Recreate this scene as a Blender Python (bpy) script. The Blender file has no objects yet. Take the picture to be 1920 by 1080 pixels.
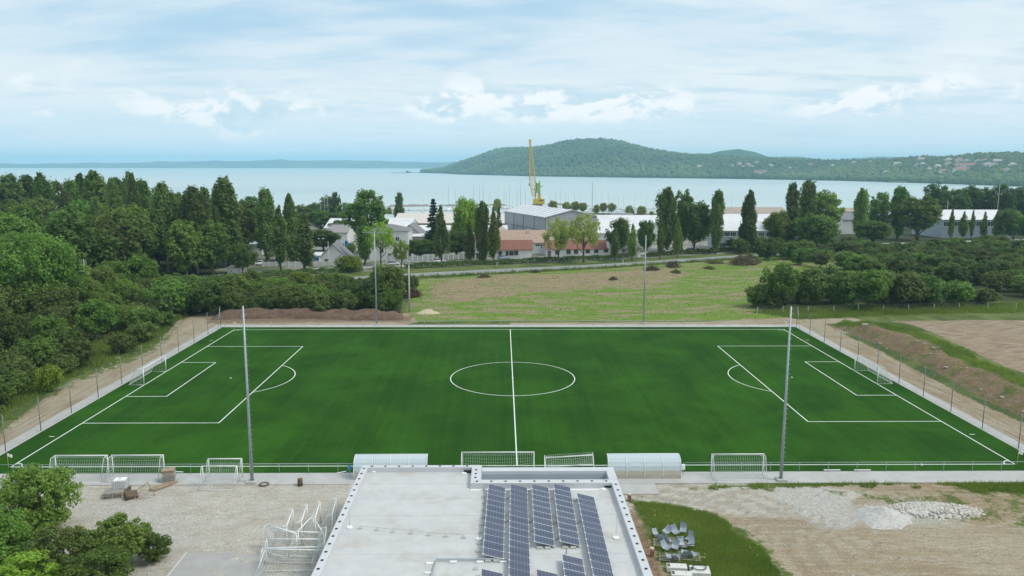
import bpy, bmesh, math, random
import numpy as np
from mathutils import Vector, Matrix
R = math.radians
random.seed(7); RNG = np.random.default_rng(11)
SC = bpy.context.scene
COL = SC.collection
# ------------------------------------------------------------------ camera
F_PX = 1454.47; CAM = np.array([-1.598, -111.214, 31.036])
YAW, PITCH, ROLL = 0.01325, 0.15693, 0.002186
_fw = np.array([math.sin(YAW)*math.cos(PITCH), math.cos(YAW)*math.cos(PITCH), -math.sin(PITCH)])
_rt = np.array([math.cos(YAW), -math.sin(YAW), 0.0]); _up = np.cross(_rt, _fw)
RT = math.cos(ROLL)*_rt + math.sin(ROLL)*_up
UP = -math.sin(ROLL)*_rt + math.cos(ROLL)*_up
FW = _fw
cam = bpy.data.objects.new('camera', bpy.data.cameras.new('camera')); COL.objects.link(cam)
cam.data.lens = 36*F_PX/1920; cam.data.sensor_width = 36; cam.data.clip_start = 0.5; cam.data.clip_end = 60000
cam.matrix_world = Matrix(((RT[0], UP[0], -FW[0], CAM[0]), (RT[1], UP[1], -FW[1], CAM[1]), (RT[2], UP[2], -FW[2], CAM[2]), (0, 0, 0, 1)))
SC.camera = cam
# ------------------------------------------------------------------ node helpers
def node(nt, typ, ins=None, **props):
    n = nt.nodes.new(typ)
    for k, v in props.items(): setattr(n, k, v)
    for k, v in (ins or {}).items():
        s = n.inputs[k]
        if isinstance(v, bpy.types.NodeSocket): nt.links.new(v, s)
        else: s.default_value = v
    return n
def mth(nt, op, a, b=None, c=None, clamp=False):
    n = nt.nodes.new('ShaderNodeMath'); n.operation = op; n.use_clamp = clamp
    for i, v in enumerate((a, b, c)):
        if v is None: continue
        if isinstance(v, bpy.types.NodeSocket): nt.links.new(v, n.inputs[i])
        else: n.inputs[i].default_value = v
    return n.outputs[0]
def mixc(nt, f, a, b, blend='MIX'):
    n = nt.nodes.new('ShaderNodeMix'); n.data_type = 'RGBA'; n.blend_type = blend
    for s, v in ((n.inputs[0], f), (n.inputs[6], a), (n.inputs[7], b)):
        if isinstance(v, bpy.types.NodeSocket): nt.links.new(v, s)
        else: s.default_value = v if not isinstance(v, tuple) or len(v) == 4 else (*v, 1)
    return n.outputs[2]
def ramp(nt, v, lo, hi, a=0.0, b=1.0):
    n = nt.nodes.new('ShaderNodeMapRange'); n.interpolation_type = 'SMOOTHSTEP'
    nt.links.new(v, n.inputs[0])
    for i, x in enumerate((lo, hi, a, b)): n.inputs[i+1].default_value = x
    return n.outputs[0]
def noise(nt, vec, scale, detail=4, rough=.55, dist=0.0):
    return node(nt, 'ShaderNodeTexNoise', {'Vector': vec, 'Scale': scale, 'Detail': detail, 'Roughness': rough, 'Distortion': dist}).outputs['Fac']
def vmap(nt, vec, scale=(1, 1, 1), rot=(0, 0, 0), loc=(0, 0, 0)):
    return node(nt, 'ShaderNodeMapping', {'Vector': vec, 'Scale': scale, 'Rotation': rot, 'Location': loc}).outputs[0]
# ------------------------------------------------------------------ world: hazy daylight sky with cloud layers
SUN_EL, SUN_AZ = R(52), R(105)          # azimuth clockwise from +Y
W = bpy.data.worlds.new('World'); SC.world = W; W.use_nodes = True
nt = W.node_tree; nt.nodes.clear()
sky = node(nt, 'ShaderNodeTexSky', sky_type='NISHITA', sun_disc=False, sun_elevation=SUN_EL, sun_rotation=SUN_AZ, altitude=120, air_density=1.0, dust_density=1.6, ozone_density=1.5)
d = node(nt, 'ShaderNodeTexCoord').outputs['Generated']
sep = node(nt, 'ShaderNodeSeparateXYZ', {0: d}); dz = sep.outputs[2]
dzp = mth(nt, 'ADD', mth(nt, 'MAXIMUM', dz, 0.0), 0.10)
inv = mth(nt, 'DIVIDE', 1.0, dzp)
uv = node(nt, 'ShaderNodeVectorMath', {0: d, 1: node(nt, 'ShaderNodeCombineXYZ', {0: inv, 1: inv, 2: 0.0}).outputs[0]}, operation='MULTIPLY').outputs[0]
n1 = noise(nt, vmap(nt, uv, (.33, .55, 1), (0, 0, R(12)), (3.1, 1.7, 0)), 1.0, 8, .56, .35)
n2 = noise(nt, vmap(nt, uv, (.9, 1.6, 1), (0, 0, R(6)), (7.3, 2.2, 0)), 1.6, 8, .6, .3)
cover = ramp(nt, mth(nt, 'ADD', mth(nt, 'MULTIPLY', n1, .7), mth(nt, 'MULTIPLY', n2, .3)), .30, .56)
shade = ramp(nt, mth(nt, 'ADD', mth(nt, 'MULTIPLY', n2, .55), mth(nt, 'MULTIPLY', n1, .45)), .47, .64)
CW = (9.9, 10.4, 10.6); CB = (6.5, 8.2, 9.3)
cl = mixc(nt, mth(nt, 'MULTIPLY', shade, .80), CW, CB)
blue = mixc(nt, .8, mixc(nt, 1.0, sky.outputs[0], (1.25, 1.25, 1.25), 'MULTIPLY'), (5.2, 7.9, 9.9))
col = mixc(nt, mth(nt, 'MULTIPLY', cover, .88), blue, cl)
# band of haze-blue towards the horizon
hz = ramp(nt, dz, .015, .11, 1.0, 0.0)
col = mixc(nt, mth(nt, 'MULTIPLY', hz, .72), col, (8.0, 9.6, 10.6))
# cumulus near the horizon, all round
sd = node(nt, 'ShaderNodeCombineXYZ', {0: sep.outputs[0], 1: sep.outputs[1], 2: mth(nt, 'MULTIPLY', dz, 1.9)}).outputs[0]
c1 = noise(nt, vmap(nt, sd, loc=(1.3, .2, 4.1)), 10, 10, .60, .25)
c2 = noise(nt, vmap(nt, sd, loc=(1.3-.010, .2, 4.1-.022)), 10, 10, .60, .25)
def bell(v, c, w):
    return mth(nt, 'POWER', 2.718, mth(nt, 'MULTIPLY', -1.0, mth(nt, 'POWER', mth(nt, 'ABSOLUTE', mth(nt, 'DIVIDE', mth(nt, 'SUBTRACT', v, c), w)), 2.0)))
band = bell(dz, .066, .020)
boost = None
for (bx, by, wx, wz, s) in ((868, 178, .040, .030, .30), (820, 205, .055, .014, .20), (1030, 192, .045, .020, .20), (1140, 198, .060, .020, .20), (1250, 200, .05, .012, .14), (1590, 196, .050, .013, .20), (1700, 178, .045, .018, .20), (1770, 150, .025, .010, .18), (640, 206, .060, .011, .17), (480, 207, .050, .010, .16), (290, 208, .045, .009, .15), (130, 210, .045, .009, .15), (400, 224, .03, .007, .14)):
    v = FW*F_PX + RT*(bx-960) + UP*(540-by); v /= np.linalg.norm(v)
    az = mth(nt, 'SUBTRACT', mth(nt, 'ARCTAN2', sep.outputs[0], sep.outputs[1]), math.atan2(v[0], v[1]))
    b = mth(nt, 'MULTIPLY', mth(nt, 'MULTIPLY', bell(az, 0.0, wx), bell(dz, float(v[2]), wz)), s)
    boost = b if boost is None else mth(nt, 'ADD', boost, b)
dens = mth(nt, 'ADD', mth(nt, 'ADD', c1, mth(nt, 'MULTIPLY', band, .05)), boost)
cm = mth(nt, 'MULTIPLY', ramp(nt, dens, .56, .76), mth(nt, 'MULTIPLY', ramp(nt, dz, .015, .04), ramp(nt, dz, .085, .125, 1.0, 0.0)))
lit = ramp(nt, mth(nt, 'SUBTRACT', c2, c1), -.05, .05, 1.0, 0.0)
cc = mixc(nt, lit, (6.6, 8.4, 9.6), (11.2, 11.3, 11.3))
col = mixc(nt, mth(nt, 'MULTIPLY', cm, .80), col, cc)
bg = node(nt, 'ShaderNodeBackground', {'Color': col, 'Strength': 0.090})
node(nt, 'ShaderNodeOutputWorld', {0: bg.outputs[0]})
# ------------------------------------------------------------------ sun through thin cloud
sl = bpy.data.lights.new('sun', 'SUN'); sl.energy = 2.1; sl.angle = R(16); sl.color = (1.0, .95, .87)
so = bpy.data.objects.new('sun', sl); COL.objects.link(so)
sdir = Vector((math.sin(SUN_AZ)*math.cos(SUN_EL), math.cos(SUN_AZ)*math.cos(SUN_EL), math.sin(SUN_EL)))
so.rotation_euler = sdir.to_track_quat('Z', 'Y').to_euler(); so.location = sdir*300
vs = SC.view_settings; vs.view_transform = 'Standard'; vs.look = 'None'; vs.gamma = 1.0; vs.exposure = 0.08; vs.use_curve_mapping = False
SC.cycles.use_denoising = True; SC.cycles.max_bounces = 6; SC.cycles.transparent_max_bounces = 16; SC.cycles.volume_bounces = 2; SC.cycles.diffuse_bounces = 3; SC.cycles.transmission_bounces = 3; SC.cycles.glossy_bounces = 2
# ------------------------------------------------------------------ measuring helpers (survey of the place from the photograph's camera)
def ray(px, py):
    v = FW*F_PX + RT*(px-960) + UP*(540-py); return v
def G(px, py, z=0.0):
    v = ray(px, py); t = (z-CAM[2])/v[2]; p = CAM+t*v; return float(p[0]), float(p[1])
def AT(px, py, Y):
    v = ray(px, py); t = (Y-CAM[1])/v[1]; p = CAM+t*v; return float(p[0]), float(p[2])
def SCL(x, y, z=0.0):
    return F_PX/float((np.array([x, y, z])-CAM)@FW)
# ------------------------------------------------------------------ terrain height
def sstep(v, a, b):
    t = np.clip((np.asarray(v, float)-a)/(b-a), 0, 1); return t*t*(3-2*t)
def _hash(i, j, s):
    n = (i.astype(np.int64)*374761393 + j.astype(np.int64)*668265263 + s*1442695041) & 0x7fffffff
    n = ((n ^ (n >> 13))*1274126177) & 0x7fffffff
    return ((n ^ (n >> 16)) & 0xffff)/65535.0
def vn(x, y, s=0):
    x = np.asarray(x, float); y = np.asarray(y, float)
    i = np.floor(x); j = np.floor(y); u = x-i; v = y-j; u = u*u*(3-2*u); v = v*v*(3-2*v)
    a = _hash(i, j, s); b = _hash(i+1, j, s); c = _hash(i, j+1, s); dd = _hash(i+1, j+1, s)
    return a*(1-u)*(1-v)+b*u*(1-v)+c*(1-u)*v+dd*u*v
def fbm(x, y, s=0, o=4):
    t = 0; a = .5
    for k in range(o): t = t + a*vn(x, y, s+k*17); x = x*2.03+11.3; y = y*2.03+5.7; a *= .5
    return t/(1-.5**o)
LAKE_Z = -3.2
ROADC = [(-190, 20), (-110, 62), (-75, 84), (-26, 108), (33, 131), (84, 157), (104, 165), (150, 180), (300, 226)]
def road_dist(x, y):
    x = np.asarray(x, float); y = np.asarray(y, float); best = np.full(x.shape, 1e9)
    for (ax, ay), (bx, by) in zip(ROADC[:-1], ROADC[1:]):
        dx, dy = bx-ax, by-ay; t = np.clip(((x-ax)*dx+(y-ay)*dy)/(dx*dx+dy*dy), 0, 1)
        best = np.minimum(best, np.hypot(x-ax-t*dx, y-ay-t*dy))
    return best
def gh(x, y):
    x = np.asarray(x, float); y = np.asarray(y, float)
    z = -2.9*sstep(y, 110, 380) - 2.5*sstep(y, 386, 400)
    z = z + 3.3*sstep(np.abs(y-434), 9, 5)*sstep(x, -8, -2)*sstep(x, 132, 126)
    wob = (fbm(x*.09, y*.09, 3)-.5)*5
    bank = sstep(x+wob*.5, 61.6, 67.2)*sstep(y, 41, 30)*sstep(y, -44, -30)
    z = z + bank*(2.0+(fbm(x*.35, y*.35, 9)-.5)*1.5*sstep(x, 78, 66))
    pitch = np.maximum(np.abs(x)-57.6, np.maximum(np.abs(y)-39.2, 0)); free = sstep(pitch, 0.2, 4)*sstep(road_dist(x, y), 5, 12)*sstep(y, 300, 200)
    z = z + free*((fbm(x*.16, y*.16, 1)-.5)*.5 + (fbm(x*1.1, y*1.1, 5)-.5)*.14)
    return z - .03*(1-sstep(pitch, 0, .5))
def ghs(x, y): return float(gh(np.array([x]), np.array([y]))[0])
# ------------------------------------------------------------------ object helpers
def tag(o, label=None, cat=None, group=None, kind=None):
    for k, v in (('label', label), ('category', cat), ('group', group), ('kind', kind)):
        if v: o[k] = v
    return o
def empty(name, loc=(0, 0, 0), rz=0.0, label=None, cat=None, group=None):
    o = bpy.data.objects.new(name, None); COL.objects.link(o); o.location = loc; o.rotation_euler = (0, 0, rz); o.empty_display_size = .3
    return tag(o, label, cat, group)
class MB:
    def __init__(s): s.v = []; s.f = []
    def add(s, vs, fs):
        n = len(s.v); s.v += [tuple(map(float, p)) for p in vs]; s.f += [tuple(i+n for i in f) for f in fs]; return s
    def box(s, c, size, rz=0.0, rx=0.0, ry=0.0):
        m = Matrix.Translation(c) @ Matrix.Rotation(rz, 4, 'Z') @ Matrix.Rotation(ry, 4, 'Y') @ Matrix.Rotation(rx, 4, 'X')
        a, b, h = size[0]/2, size[1]/2, size[2]/2
        vs = [m @ Vector(p) for p in ((-a,-b,-h),(a,-b,-h),(a,b,-h),(-a,b,-h),(-a,-b,h),(a,-b,h),(a,b,h),(-a,b,h))]
        return s.add(vs, [(3,2,1,0),(4,5,6,7),(0,1,5,4),(1,2,6,5),(2,3,7,6),(3,0,4,7)])
    def bb(s, x0, y0, z0, x1, y1, z1): return s.box(((x0+x1)/2, (y0+y1)/2, (z0+z1)/2), (abs(x1-x0), abs(y1-y0), abs(z1-z0)))
    def tube(s, pts, r, n=6, cap=True):
        pts = [Vector(p) for p in pts]; rs = r if isinstance(r, (list, tuple)) else [r]*len(pts)
        vs = []; fs = []
        for i, p in enumerate(pts):
            t = (pts[min(i+1, len(pts)-1)]-pts[max(i-1, 0)]); t = t.normalized() if t.length > 1e-9 else Vector((0, 0, 1))
            a = t.cross(Vector((0, 0, 1)) if abs(t.z) < .9 else Vector((1, 0, 0))).normalized(); b = t.cross(a)
            for k in range(n):
                q = 2*math.pi*k/n; vs.append(p+(a*math.cos(q)+b*math.sin(q))*rs[i])
        for i in range(len(pts)-1):
            for k in range(n): fs.append((i*n+k, i*n+(k+1) % n, (i+1)*n+(k+1) % n, (i+1)*n+k))
        if cap: fs += [tuple(range(n))[::-1], tuple((len(pts)-1)*n+k for k in range(n))]
        return s.add(vs, fs)
    def lathe(s, prof, n=12, c=(0, 0, 0)):
        vs = []; fs = []
        for r, z in prof:
            for k in range(n): q = 2*math.pi*k/n; vs.append((c[0]+r*math.cos(q), c[1]+r*math.sin(q), c[2]+z))
        m = len(prof)
        for i in range(m-1):
            for k in range(n): fs.append((i*n+k, i*n+(k+1) % n, (i+1)*n+(k+1) % n, (i+1)*n+k))
        fs += [tuple(range(n))[::-1], tuple((m-1)*n+k for k in range(n))]
        return s.add(vs, fs)
    def prism(s, poly, axis, a, b):
        # polygon in the two other axes, extruded from a to b along axis
        n = len(poly)
        def P(p, t): return {'x': (t, p[0], p[1]), 'y': (p[0], t, p[1]), 'z': (p[0], p[1], t)}[axis]
        vs = [P(p, a) for p in poly]+[P(p, b) for p in poly]
        return s.add(vs, [tuple(range(n)), tuple(range(n, 2*n))[::-1]]+[(i, i+n, (i+1) % n+n, (i+1) % n) for i in range(n)])
    def loft(s, rings, cap=True):
        n = len(rings[0]); vs = [p for r in rings for p in r]; fs = []
        for i in range(len(rings)-1):
            for k in range(n): fs.append((i*n+k, i*n+(k+1) % n, (i+1)*n+(k+1) % n, (i+1)*n+k))
        if cap: fs += [tuple(range(n))[::-1], tuple((len(rings)-1)*n+k for k in range(n))]
        return s.add(vs, fs)
    def mesh(s, name, mat=None, smooth=False):
        me = bpy.data.meshes.new(name); me.from_pydata(s.v, [], s.f)
        bm = bmesh.new(); bm.from_mesh(me); bmesh.ops.recalc_face_normals(bm, faces=bm.faces); bm.to_mesh(me); bm.free()
        if smooth: me.polygons.foreach_set('use_smooth', [True]*len(me.polygons))
        if mat: me.materials.append(mat)
        me.update(); return me
    def build(s, name, mat=None, parent=None, smooth=False, bevel=0.0):
        o = bpy.data.objects.new(name, s.mesh(name, mat, smooth)); COL.objects.link(o)
        if parent: o.parent = parent
        if bevel:
            b = o.modifiers.new('bevel', 'BEVEL'); b.width = bevel; b.segments = 2; b.limit_method = 'ANGLE'
        return o
def inst(name, me, parent=None, loc=(0, 0, 0), rot=(0, 0, 0), sc=None, mat=None):
    o = bpy.data.objects.new(name, me); COL.objects.link(o); o.location = loc; o.rotation_euler = rot
    if sc: o.scale = sc
    if parent: o.parent = parent
    if mat:
        o.material_slots[0].link = 'OBJECT'; o.material_slots[0].material = mat
    return o
def copy_tree(o, parent=None):
    c = o.copy(); COL.objects.link(c)
    if parent: c.parent = parent
    for ch in list(o.children): copy_tree(ch, c)
    return c
def npmesh(name, V, F, mat, attr=None, smooth=False):
    me = bpy.data.meshes.new(name); V = np.asarray(V, np.float32); F = np.asarray(F, np.int32); k = F.shape[1]
    me.vertices.add(len(V)); me.vertices.foreach_set('co', V.ravel())
    me.loops.add(F.size); me.loops.foreach_set('vertex_index', F.ravel())
    me.polygons.add(len(F)); me.polygons.foreach_set('loop_start', np.arange(0, F.size, k, dtype=np.int32)); me.polygons.foreach_set('loop_total', np.full(len(F), k, np.int32))
    if smooth: me.polygons.foreach_set('use_smooth', np.ones(len(F), bool))
    me.update(calc_edges=True); me.validate()
    for an, dat in (attr or {}).items():
        if dat.ndim == 1:
            a = me.attributes.new(an, 'FLOAT', 'POINT'); a.data.foreach_set('value', dat.astype(np.float32))
        else:
            a = me.attributes.new(an, 'FLOAT_COLOR', 'POINT'); a.data.foreach_set('color', np.c_[dat, np.ones(len(dat))].astype(np.float32).ravel())
    if mat: me.materials.append(mat)
    return me
# ------------------------------------------------------------------ materials
MATS = {}
def mat(name, c, rough=.7, var=.12, scale=2.0, metal=0.0, bump=0.0, bscale=20.0, spec=.4, dirt=None, dscale=.6, damt=.5, trans=0.0, stretch=(1, 1, 1), orand=0.0):
    if name in MATS: return MATS[name]
    m = bpy.data.materials.new(name); m.use_nodes = True; t = m.node_tree; p = t.nodes['Principled BSDF']
    oc = vmap(t, node(t, 'ShaderNodeTexCoord').outputs['Object'], stretch)
    f = noise(t, oc, scale, 6, .6)
    k = ramp(t, f, .25, .75, 1-var, 1+var)
    if orand:
        oi = node(t, 'ShaderNodeObjectInfo').outputs['Random']; k = mth(t, 'MULTIPLY', k, mth(t, 'MULTIPLY_ADD', oi, 2*orand, 1-orand))
    cc = mixc(t, 1.0, (*c, 1), k, 'MULTIPLY')
    if dirt:
        g = ramp(t, noise(t, oc, dscale, 7, .65, .4), .48, .68); cc = mixc(t, mth(t, 'MULTIPLY', g, damt), cc, (*dirt, 1))
    t.links.new(cc, p.inputs['Base Color']); p.inputs['Roughness'].default_value = rough; p.inputs['Metallic'].default_value = metal
    p.inputs['Specular IOR Level'].default_value = spec
    if trans: p.inputs['Transmission Weight'].default_value = trans
    if bump:
        b = node(t, 'ShaderNodeBump', {'Height': noise(t, oc, bscale, 5, .6), 'Strength': bump, 'Distance': .05}); t.links.new(b.outputs[0], p.inputs['Normal'])
    MATS[name] = m; return m
def leafmat(name, c, c2, hue=.22, tr=.38):
    m = bpy.data.materials.new(name); m.use_nodes = True; t = m.node_tree; t.nodes.clear()
    lv = node(t, 'ShaderNodeAttribute', attribute_name='lv').outputs['Fac']
    oi = node(t, 'ShaderNodeObjectInfo').outputs['Random']
    f = mth(t, 'ADD', mth(t, 'MULTIPLY', lv, .75), mth(t, 'MULTIPLY', oi, .35), clamp=True)
    cc = mixc(t, f, (*c, 1), (*c2, 1))
    hs = node(t, 'ShaderNodeHueSaturation', {'Hue': mth(t, 'MULTIPLY_ADD', oi, .03, .485), 'Saturation': 1.0, 'Value': mth(t, 'MULTIPLY_ADD', oi, hue*2, 1-hue), 'Color': cc}).outputs[0]
    dd = node(t, 'ShaderNodeBsdfPrincipled', {'Base Color': hs, 'Roughness': .55, 'Specular IOR Level': .25})
    tl = node(t, 'ShaderNodeBsdfTranslucent', {'Color': mixc(t, 1.0, hs, (1.5, 1.55, .8, 1), 'MULTIPLY')})
    mx = node(t, 'ShaderNodeMixShader', {0: tr, 1: dd.outputs[0], 2: tl.outputs[0]})
    node(t, 'ShaderNodeOutputMaterial', {0: mx.outputs[0]}); return m
L_DARK = leafmat('leaf_dark', (0.04, 0.082, 0.018), (0.115, 0.18, 0.036))
L_POP = leafmat('leaf_poplar', (0.075, 0.128, 0.032), (0.170, 0.245, 0.060))
L_YOUNG = leafmat('leaf_young', (0.1, 0.16, 0.028), (0.2, 0.275, 0.054))
L_MID = leafmat('leaf_mid', (0.062, 0.125, 0.022), (0.165, 0.26, 0.046))
L_OLIVE = leafmat('leaf_olive', (0.066, 0.098, 0.022), (0.15, 0.195, 0.046))
L_BRIGHT = leafmat('leaf_bright', (0.12, 0.2, 0.018), (0.26, 0.36, 0.045))
L_LIME = leafmat('leaf_lime', (0.18, 0.225, 0.045), (0.32, 0.35, 0.09))
L_CONIF = leafmat('leaf_conifer', (.012, .032, .020), (.028, .055, .030), tr=.15)
L_BRUSH = leafmat('dry_brush', (.070, .050, .030), (.110, .085, .045), tr=.1)
L_GRASS = leafmat('grass_blade', (.075, .145, .018), (.230, .290, .065), hue=.1)
L_HILL = leafmat('leaf_hill', (.016, .044, .014), (.115, .170, .042), hue=.0, tr=0.0)
BARK = mat('bark', (.11, .085, .06), .9, .3, 3, bump=.4, bscale=8)
BARKW = mat('bark_white', (.52, .51, .47), .85, .3, 2.5, dirt=(.16, .14, .11), dscale=2.0)
WHITE = mat('white_paint', (.78, .79, .78), .45, .05, 2, dirt=(.55, .53, .48), dscale=1.2, damt=.3)
GALV = mat('galvanised_steel', (.36, .40, .43), .45, .10, 3, metal=.35)
STEELD = mat('dark_steel', (.12, .13, .13), .5, .15, 3, metal=.3)
GREENPOST = mat('green_post_paint', (.10, .16, .12), .5, .15, 3)
CONC = mat('concrete', (.42, .415, .40), .9, .10, .5, bump=.15, bscale=12, dirt=(.36, .34, .30), dscale=.25, damt=.5)
CONCP = mat('concrete_pole_grey', (.45, .44, .41), .9, .12, 2)
GLASSD = mat('window_glass', (.04, .05, .06), .12, .1, 1, spec=.6)
BLACK = mat('black_rubber', (.02, .02, .02), .7, .1)
WOOD = mat('weathered_wood', (.33, .25, .17), .85, .25, 3, stretch=(1, 1, 6), dirt=(.16, .12, .08), dscale=2)
WOODD = mat('dark_wood', (.12, .085, .055), .85, .3, 3)
# ================================================================== GROUND
def pxpoly(L, z=0.0): return [G(a, b, z) for a, b in L]
def pmask(X, Y, poly, soft):
    ins = np.zeros(X.shape, bool); dist = np.full(X.shape, 1e9); n = len(poly)
    for i in range(n):
        (ax, ay), (bx, by) = poly[i], poly[(i+1) % n]
        dx, dy = bx-ax, by-ay; t = np.clip(((X-ax)*dx+(Y-ay)*dy)/(dx*dx+dy*dy+1e-9), 0, 1)
        dist = np.minimum(dist, np.hypot(X-ax-t*dx, Y-ay-t*dy))
        if abs(dy) > 1e-9: ins ^= ((ay > Y) != (by > Y)) & (X < (bx-ax)*(Y-ay)/dy+ax)
    return np.clip(.5+np.where(ins, dist, -dist)/(2*soft), 0, 1)
def ar(a, b, s): return np.arange(a, b, s)
GX = np.concatenate([ar(-900, -130, 22), ar(-130, -75, 2), ar(-75, 80, .6), ar(80, 140, 2), ar(140, 900, 22)])
GY = np.concatenate([ar(-130, -70, 4), ar(-70, 50, .6), ar(50, 180, 1.6), ar(180, 376, 8), ar(376, 450, 2.5), ar(450, 700, 25)])
XX, YY = np.meshgrid(GX, GY); x = XX.ravel(); y = YY.ravel()
z = gh(x, y)
nx, ny = len(GX), len(GY); ii = np.arange(nx*ny).reshape(ny, nx)
FQ = np.stack([ii[:-1, :-1], ii[:-1, 1:], ii[1:, 1:], ii[1:, :-1]], -1).reshape(-1, 4)
track_l = [(-57, -75), (-57, 44)] + pxpoly([(380, 585), (334, 602), (283, 657), (239, 676), (189, 695), (132, 714), (79, 749), (0, 812), (-120, 905)]) + [(-72, -75)]
far_sand = [(-62, 38)] + pxpoly([(385, 596), (560, 590), (700, 594), (765, 588), (785, 604)]) + [(-21, 38.4)]
far_right = [(0, 38), (0, 40.6)] + pxpoly([(1300, 604), (1480, 596), (1600, 596), (1640, 606)]) + [(66, 30), (57, 30), (57, 38)]
track_r = [(57, 40), (62, 36), (62.5, 15), (61.5, -8), (62.5, -30), (64, -60), (57, -60)]
yard = [(-60, -38), (-15, -38), (-15, -75), (-60, -75)]
yard_r = [(8, -38), (60, -38), (66, -46), (66, -80), (8, -80)]
sand = np.maximum.reduce([pmask(x, y, track_l, .9), pmask(x, y, far_sand, .5), pmask(x, y, far_right, .6), pmask(x, y, track_r, .8), pmask(x, y, yard_r, 1.2)])
yardm = np.maximum(pmask(x, y, yard, .5), pmask(x, y, [(8, -38), (24, -38), (34, -41), (26, -47), (16, -45), (8, -45)], 1.0))
white_p = np.maximum(pmask(x, y, pxpoly([(1440, 912), (1555, 912), (1600, 945), (1620, 975), (1590, 995), (1530, 990), (1455, 940)]), .7), pmask(x, y, pxpoly([(1580, 915), (1600, 945), (1700, 935), (1810, 950), (1800, 985), (1700, 990), (1620, 990)]), 2.2)*.85)
white_p = np.maximum(white_p, pmask(x, y, pxpoly([(150, 945), (300, 930), (380, 990), (340, 1040), (200, 1030)]), 2.5)*.75)
lush = np.maximum.reduce([pmask(x, y, pxpoly([(1180, 935), (1290, 948), (1370, 975), (1430, 1020), (1480, 1085), (1490, 1120), (1270, 1120)]), 1.6),
    pmask(x, y, pxpoly([(1290, 917), (1440, 903), (1640, 899), (1920, 893), (2000, 905), (2000, 925), (1850, 925), (1750, 905), (1500, 912)]), 1.3),
    pmask(x, y, [(69, 44), (73, 20), (71, 0), (70.5, -40), (67.5, -40), (68, 0), (69.5, 20), (63, 38)], .8),
    pmask(x, y, pxpoly([(1400, 585), (1480, 580), (1920, 566), (2000, 566), (2000, 584), (1700, 592), (1500, 600)]), 1.5)])
brown = np.maximum(pmask(x, y, [(62.5, 40), (67.5, 38), (69.5, 18), (67.8, 0), (67.5, -40), (63.2, -40), (63, -10), (64, 15)], 1.2), pmask(x, y, pxpoly([(1180, 945), (1195, 945), (1245, 1080), (1260, 1120), (1220, 1120)]), .5)*.9)
lush = np.maximum(lush, .42*pmask(x, y, [(62, 40), (70, 38), (70, -40), (62, -40)], 1.5))
lush = np.maximum(lush, .46*pmask(x, y, [(22, -39), (62, -39), (62, -58), (40, -50)], 3.0))
lush = np.maximum(lush, .5*pmask(x, y, pxpoly([(380, 580), (334, 598), (283, 650), (239, 670), (189, 688), (132, 706), (79, 740), (0, 800), (-120, 890), (-120, 915), (0, 828), (90, 752), (200, 700), (300, 660), (350, 604)]), 1.0))
brown = np.maximum(brown, pmask(x, y, [(-60, 40), (-20, 42), (-20, 47), (-62, 46)], 1.5))
plough = pmask(x, y, [(72, 42), (150, 44), (150, -60), (71.5, -60), (72.5, 0), (74.5, 22)], .8)
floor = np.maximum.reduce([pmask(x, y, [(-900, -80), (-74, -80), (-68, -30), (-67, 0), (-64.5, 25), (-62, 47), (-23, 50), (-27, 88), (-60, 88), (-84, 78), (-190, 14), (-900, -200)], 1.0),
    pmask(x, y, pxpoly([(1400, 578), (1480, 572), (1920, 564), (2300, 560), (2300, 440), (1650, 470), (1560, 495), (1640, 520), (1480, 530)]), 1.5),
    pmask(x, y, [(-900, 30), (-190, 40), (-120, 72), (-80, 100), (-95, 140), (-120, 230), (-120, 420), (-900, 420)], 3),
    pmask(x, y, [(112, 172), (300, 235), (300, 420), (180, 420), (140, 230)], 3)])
pave = sstep(y, 0, 1)*pmask(x, y, [(-95, 94), (-30, 122), (33, 146), (86, 170), (160, 195), (160, 300), (125, 450), (-130, 450), (-120, 200)], 2)
meadow = pmask(x, y, [(-22, 42), (58, 43), (75, 50), (112, 110), (115, 160), (84, 152), (33, 124), (-24, 100)], 1.2)
dry = pmask(x, y, pxpoly([(785, 560), (880, 566), (1000, 548), (1230, 540), (1310, 512), (1250, 498), (1150, 508), (960, 515), (800, 528)]), 3)
GA = np.stack([sand, white_p, brown], 1); GB = np.stack([lush, plough, floor], 1); GC = np.stack([yardm, meadow, pave], 1); 
def pline(P):
    best = np.full(x.shape, 1e9); P = spline2([np.array(G(*q)) for q in P])
    for a_, b_ in zip(P[:-1], P[1:]):
        dx, dy = b_-a_; tt = np.clip(((x-a_[0])*dx+(y-a_[1])*dy)/(dx*dx+dy*dy+1e-9), 0, 1); best = np.minimum(best, np.hypot(x-a_[0]-tt*dx, y-a_[1]-tt*dy))
    return best
def spline2(P, n=6):
    out = []
    for i in range(len(P)-1):
        p0, p1, p2, p3 = P[max(i-1, 0)], P[i], P[i+1], P[min(i+2, len(P)-1)]
        for k in range(n):
            q = k/n; out.append(.5*((2*p1)+(-p0+p2)*q+(2*p0-5*p1+4*p2-p3)*q*q+(-p0+3*p1-3*p2+p3)*q**3))
    return out+[P[-1]]
ruts = np.zeros(len(x))
for P in ([(1190, 915), (1330, 935), (1450, 975), (1530, 1030), (1570, 1100)], [(1190, 925), (1320, 950), (1420, 995), (1490, 1050), (1520, 1110)], [(1250, 918), (1420, 945), (1560, 1000), (1660, 1060), (1720, 1110)], [(1400, 935), (1560, 1010), (1750, 1050), (1960, 1060)]):
    dd = pline(P)
    for off in (0.0, 1.7): ruts = np.maximum(ruts, np.exp(-((dd-off)/.38)**2)*(.65+.35*vn(x*.8, y*.8, 70)))
ruts = np.maximum(ruts, .45*np.exp(-((pline([(230, 1010), (400, 965), (520, 940), (650, 915)])-.8)/.35)**2)*vn(x*.7, y*.7, 71)*1.3)
z = z-.03*ruts
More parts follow.
